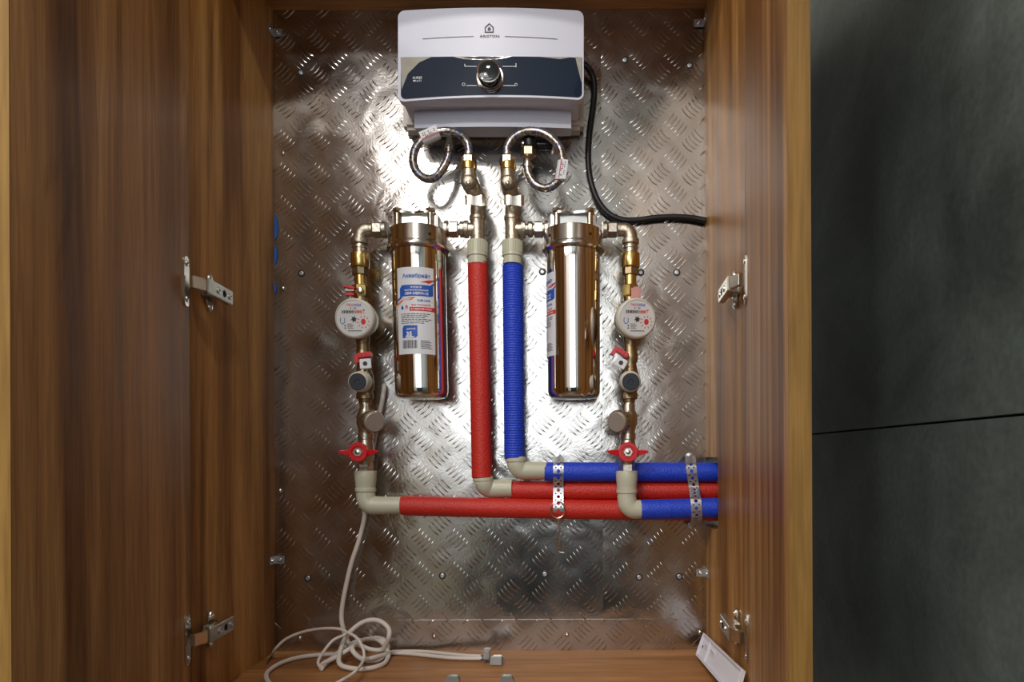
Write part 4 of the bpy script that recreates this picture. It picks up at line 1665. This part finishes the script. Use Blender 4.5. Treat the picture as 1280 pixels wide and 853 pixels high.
# wire ring with a hanging wire hook
r = thing('wire_ring', P(698, 690, .05), 'thin wire ring with a straight hanging hook below the middle strap', 'wire')
m = MB()
pts = [P(697 + 9.0 * math.sin(a), 637.5 - 10.5 * math.cos(a), .056) for a in [2 * math.pi * i / 24 for i in range(25)]]
m.tube(pts, .0010, 8, 0)
put('ring', m, 'nickel_bright', r)
m = MB()
m.tube([P(698.5, 646, .056), P(699, 655, .050), P(699.5, 670, .040), P(698, 684, .032), P(697.5, 688, .030), P(700, 690.5, .030), P(705, 691, .030)], .0008, 8, 3)
m.tube([P(695, 648.5, .056), P(698, 650, .055), P(701, 648, .056)], .0012, 8, 3)
put('hook_wire', m, 'nickel_bright', r)

# ================================================================== CABLES AND LOOSE THINGS
m = MB()
cp = [P(724, 78, .022), P(734, 84, .02), P(741, 96, .014), P(743, 112, .010), P(741, 135, .008), P(737.5, 160, .008), P(735.5, 185, .008), P(736, 212, .008), P(740.5, 234, .008), P(749, 254, .008),
      P(762, 268, .008), P(778, 275, .008), P(797, 275.5, .007), P(820, 272.5, .007), P(845, 271.5, .007), P(866, 273, .007), P(886, 276, .008)]
cp[-1].x = XR - .0005
for p in cp[3:-1]:
    pass
m.tube([p + Vector((0, 0, 0)) for p in cp], 3.9 * U, 14, 7)
put('power_cable', m, 'black_rubber', None, 'thick black cable running from the heater to the right side panel', 'cable')

r = thing('electric_cable', F(450, 822, 0), 'loosely coiled white cable on the cabinet floor, hanging from the back', 'cable')
cr = .0036
H = cr
m = MB()
main = [P(479.5, 482, .002), P(480, 486, .012), P(478, 500, .014), P(474, 520, .014), P(469, 545, .013), P(463, 580, .012), P(458, 620, .010), P(455, 650, .010), P(448, 678, .012), P(439, 705, .014), P(431, 740, .018),
        P(427, 765, .022), P(428, 782, .028)] + [F(436, 806, .020), F(444, 818, .012), F(458, 826, H), F(474, 825, H), F(484, 814, H + .004), F(482, 803, H + .012), F(470, 797, H + .018), F(452, 800, H + .014), F(434, 808, H + .010), F(418, 820, H + .004),
        F(408, 830, H), F(402, 836, H), F(404, 830, H + .003), F(424, 820, H + .009), F(442, 808, H + .02), F(456, 800, .022), F(472, 800, .018), F(483, 811, .010), F(486, 820, H)]
m.tube(main, cr, 12, 6)
# large upright loop and second turn
m.tube([F(486, 820, H), F(480, 830, H), F(462, 836, H), F(440, 836, H + .001), F(424, 829, H + .006), P(428, 806, .055), P(438, 790, .05), P(455, 777.5, .045), P(472, 776, .045), P(485, 785, .05), P(486, 797, .058), F(478, 812, H + .012), F(462, 812, H + .012), F(446, 806, H + .02),
        F(440, 812, H + .022), F(452, 824, H + .008), F(470, 822, H + .006), F(492, 815.5, H)], cr, 12, 6)
put('cable_sheath', m, 'cable_white', r)
m = MB()
m.tube([F(486, 815.8, H), F(505, 814.8, H), F(530, 815.2, H), F(555, 817.5, H), F(580, 820.0, H), F(602, 821, H + .001)], cr * .85, 12, 6)
m.tube([F(486, 816.2, H + .001), F(510, 817.5, H), F(535, 820, H), F(560, 822.5, H), F(582, 823.5, H), F(603, 823.5, H + .001)], cr * .85, 12, 6)
put('double_lead', m, 'cable_white', r)
m = MB()
m.tube([F(402, 836, H), P(398, 826, .09), P(415, 802, .075), P(432, 793, .06), P(426, 787, .05), P(405, 786, .045), P(380, 790, .04), P(358, 799, .045), P(344, 812, .05), F(340, 820, .003)], cr * .62, 10, 6)
m.tube([P(430, 789, .055), P(445, 797, .075), P(454, 812, .09), P(454, 826, .10), F(444, 840, .018), F(425, 852, H), F(405, 862, H)], cr * .62, 10, 6)
m.tube([F(428, 818, H), F(400, 819, H), F(375, 822, H), F(352, 829, H), F(336, 839, H), F(333, 848, H), F(340, 858, H), F(352, 866, H)], cr * .9, 10, 6)
put('thin_core', m, 'cable_white', r)
m = MB()
m.tube([F(340, 820, .003), F(336.5, 825, .002), F(334, 830, .001)], .0011, 8, 3)
put('bare_end', m, 'ink_black', r, label='stripped dark end')
for (px_, py_, a, lab) in ((608.5, 818.5, 0.5, 'upright grey wire connector at the cable end, the left one'), (621, 826, .15, 'flat-lying grey wire connector at the cable end, the right one')):
    r2 = thing('wire_connector', F(px_, py_, 0), lab, 'wire connector', 'wire connectors')
    c = F(px_, py_, .0065 if a < .3 else .011)
    m = MB()
    if a < .3:
        m.obox(c, Vector((.0088, -.001, 0)), Vector((.001, .006, 0)), Vector((0, 0, .0058)))
    else:
        m.obox(c, Vector((.0048, .001, 0)), Vector((0, .005, .0)), Vector((.0008, 0, .0095)))
    put('connector_body', m, 'connector_grey', r2, bevel=0.001)
    m = MB()
    if a < .3:
        m.obox(c + Vector((.0012, 0, .0066)), Vector((.0062, 0, 0)), Vector((0, .0045, 0)), Vector((0, 0, .0008)))
    else:
        m.obox(c + Vector((.001, -.0056, .001)), Vector((.0034, 0, 0)), Vector((0, .0008, 0)), Vector((0, 0, .0065)))
    put('connector_lever', m, 'zinc', r2, bevel=0.0004)
m = MB()
m.tube([F(600, 823, .004), F(608, 822, .007), F(615, 825, .006)], .0009, 8, 4)
m.tube([F(601, 824.5, .004), F(608, 826, .005), F(614, 827, .004)], .0009, 8, 4)
m.tube([F(600, 822, .004), F(604, 820, .007), F(607, 819, .006)], .0009, 8, 4)
put('wire_core', m, 'cap_dark', r)

# white plastic angle bracket leaning against the right side
r = thing('plastic_bracket', F(900, 850, 0), 'white plastic moulded strip leaning in the lower right corner', 'plastic strip')
# corners: top-left, top-right, bottom right (beyond frame), bottom-left
tl, tr = P(880.5, 793, .070), P(888, 795, .066)
bl = P(873, 821, .118)
pA, pB = P(882, 793, .016), S(931, 839, .006, False)      # upper long edge
pC = F(872.5, 821, .004)                            # lower left corner
dlong = (pB - pA)
Ln = dlong.length
dlong.normalize()
dwide = (pC - pA)
Wd = dwide.length
dwide.normalize()
nrm = dlong.cross(dwide).normalized()
if nrm.dot(Vector((0, -D0, EYE)) - pA) < 0:
    nrm = -nrm
Q = lambda a, b, d=0.0: pA + dlong * a + dwide * b + nrm * d
m = MB()
fr_ = .0035
def bar(a0, a1, b0, b1, d0, d1):
    m.add([Q(a0, b0, d0), Q(a1, b0, d0), Q(a1, b1, d0), Q(a0, b1, d0), Q(a0, b0, d1), Q(a1, b0, d1), Q(a1, b1, d1), Q(a0, b1, d1)],
          [(0, 3, 2, 1), (4, 5, 6, 7), (0, 1, 5, 4), (1, 2, 6, 5), (2, 3, 7, 6), (3, 0, 4, 7)])
bar(0, Ln, 0, Wd, -.002, 0)
bar(0, Ln, 0, fr_, 0, .005)
bar(0, Ln, Wd - fr_, Wd, 0, .005)
bar(0, .003, fr_, Wd - fr_, 0, .005)
bar(.050, .053, fr_, Wd - fr_, 0, .004)
bar(Ln - .003, Ln, fr_, Wd - fr_, 0, .005)
put('strip_body', m, 'bracket_plastic', r, bevel=0.0006)
m = MB()
m.add([Q(.006, .021, .0004), Q(.012, .022, .0004), Q(.010, .028, .0004), Q(.006, .026, .0004)], [(0, 1, 2, 3)])
put('slot', m, 'dark_hole', r, fixn=False)
m = MB()
for a0, a1 in ((.018, .044), (.060, .09)):
    b0 = .012
    m.add([Q(a0, b0, .0003), Q(a1, b0, .0003), Q(a1 - .003, b0 + .003, .0016), Q(a0 + .003, b0 + .003, .0016), Q(a0, b0 + .014, .0003), Q(a1, b0 + .014, .0003)],
          [(0, 1, 2, 3), (3, 2, 5, 4), (0, 3, 4), (1, 5, 2)])
put('moulded_rib', m, 'bracket_plastic', r)

# two grey latch catches standing at the front edge of the cupboard floor
for (x, lab) in ((565, 'small grey latch catch on the cabinet floor, the left one'), (633, 'small grey latch catch on the cabinet floor, the right one')):
    c = P(x, 846, .190)
    z0, z1 = SHELF, c.z
    h = .0098
    m = MB()
    pts = [(c.x - h, z0), (c.x + h, z0), (c.x + h, z1 - .006), (c.x + h * .72, z1 - .001), (c.x + h * .5, z1), (c.x - h * .5, z1), (c.x - h * .72, z1 - .001), (c.x - h, z1 - .006)]
    m.plate([(a, -.190, b) for a, b in pts], (0, 1, 0), .009)
    put('latch_catch', m, 'clip_grey', None, lab, 'latch', 'grey latch catches', bevel=0.0008)
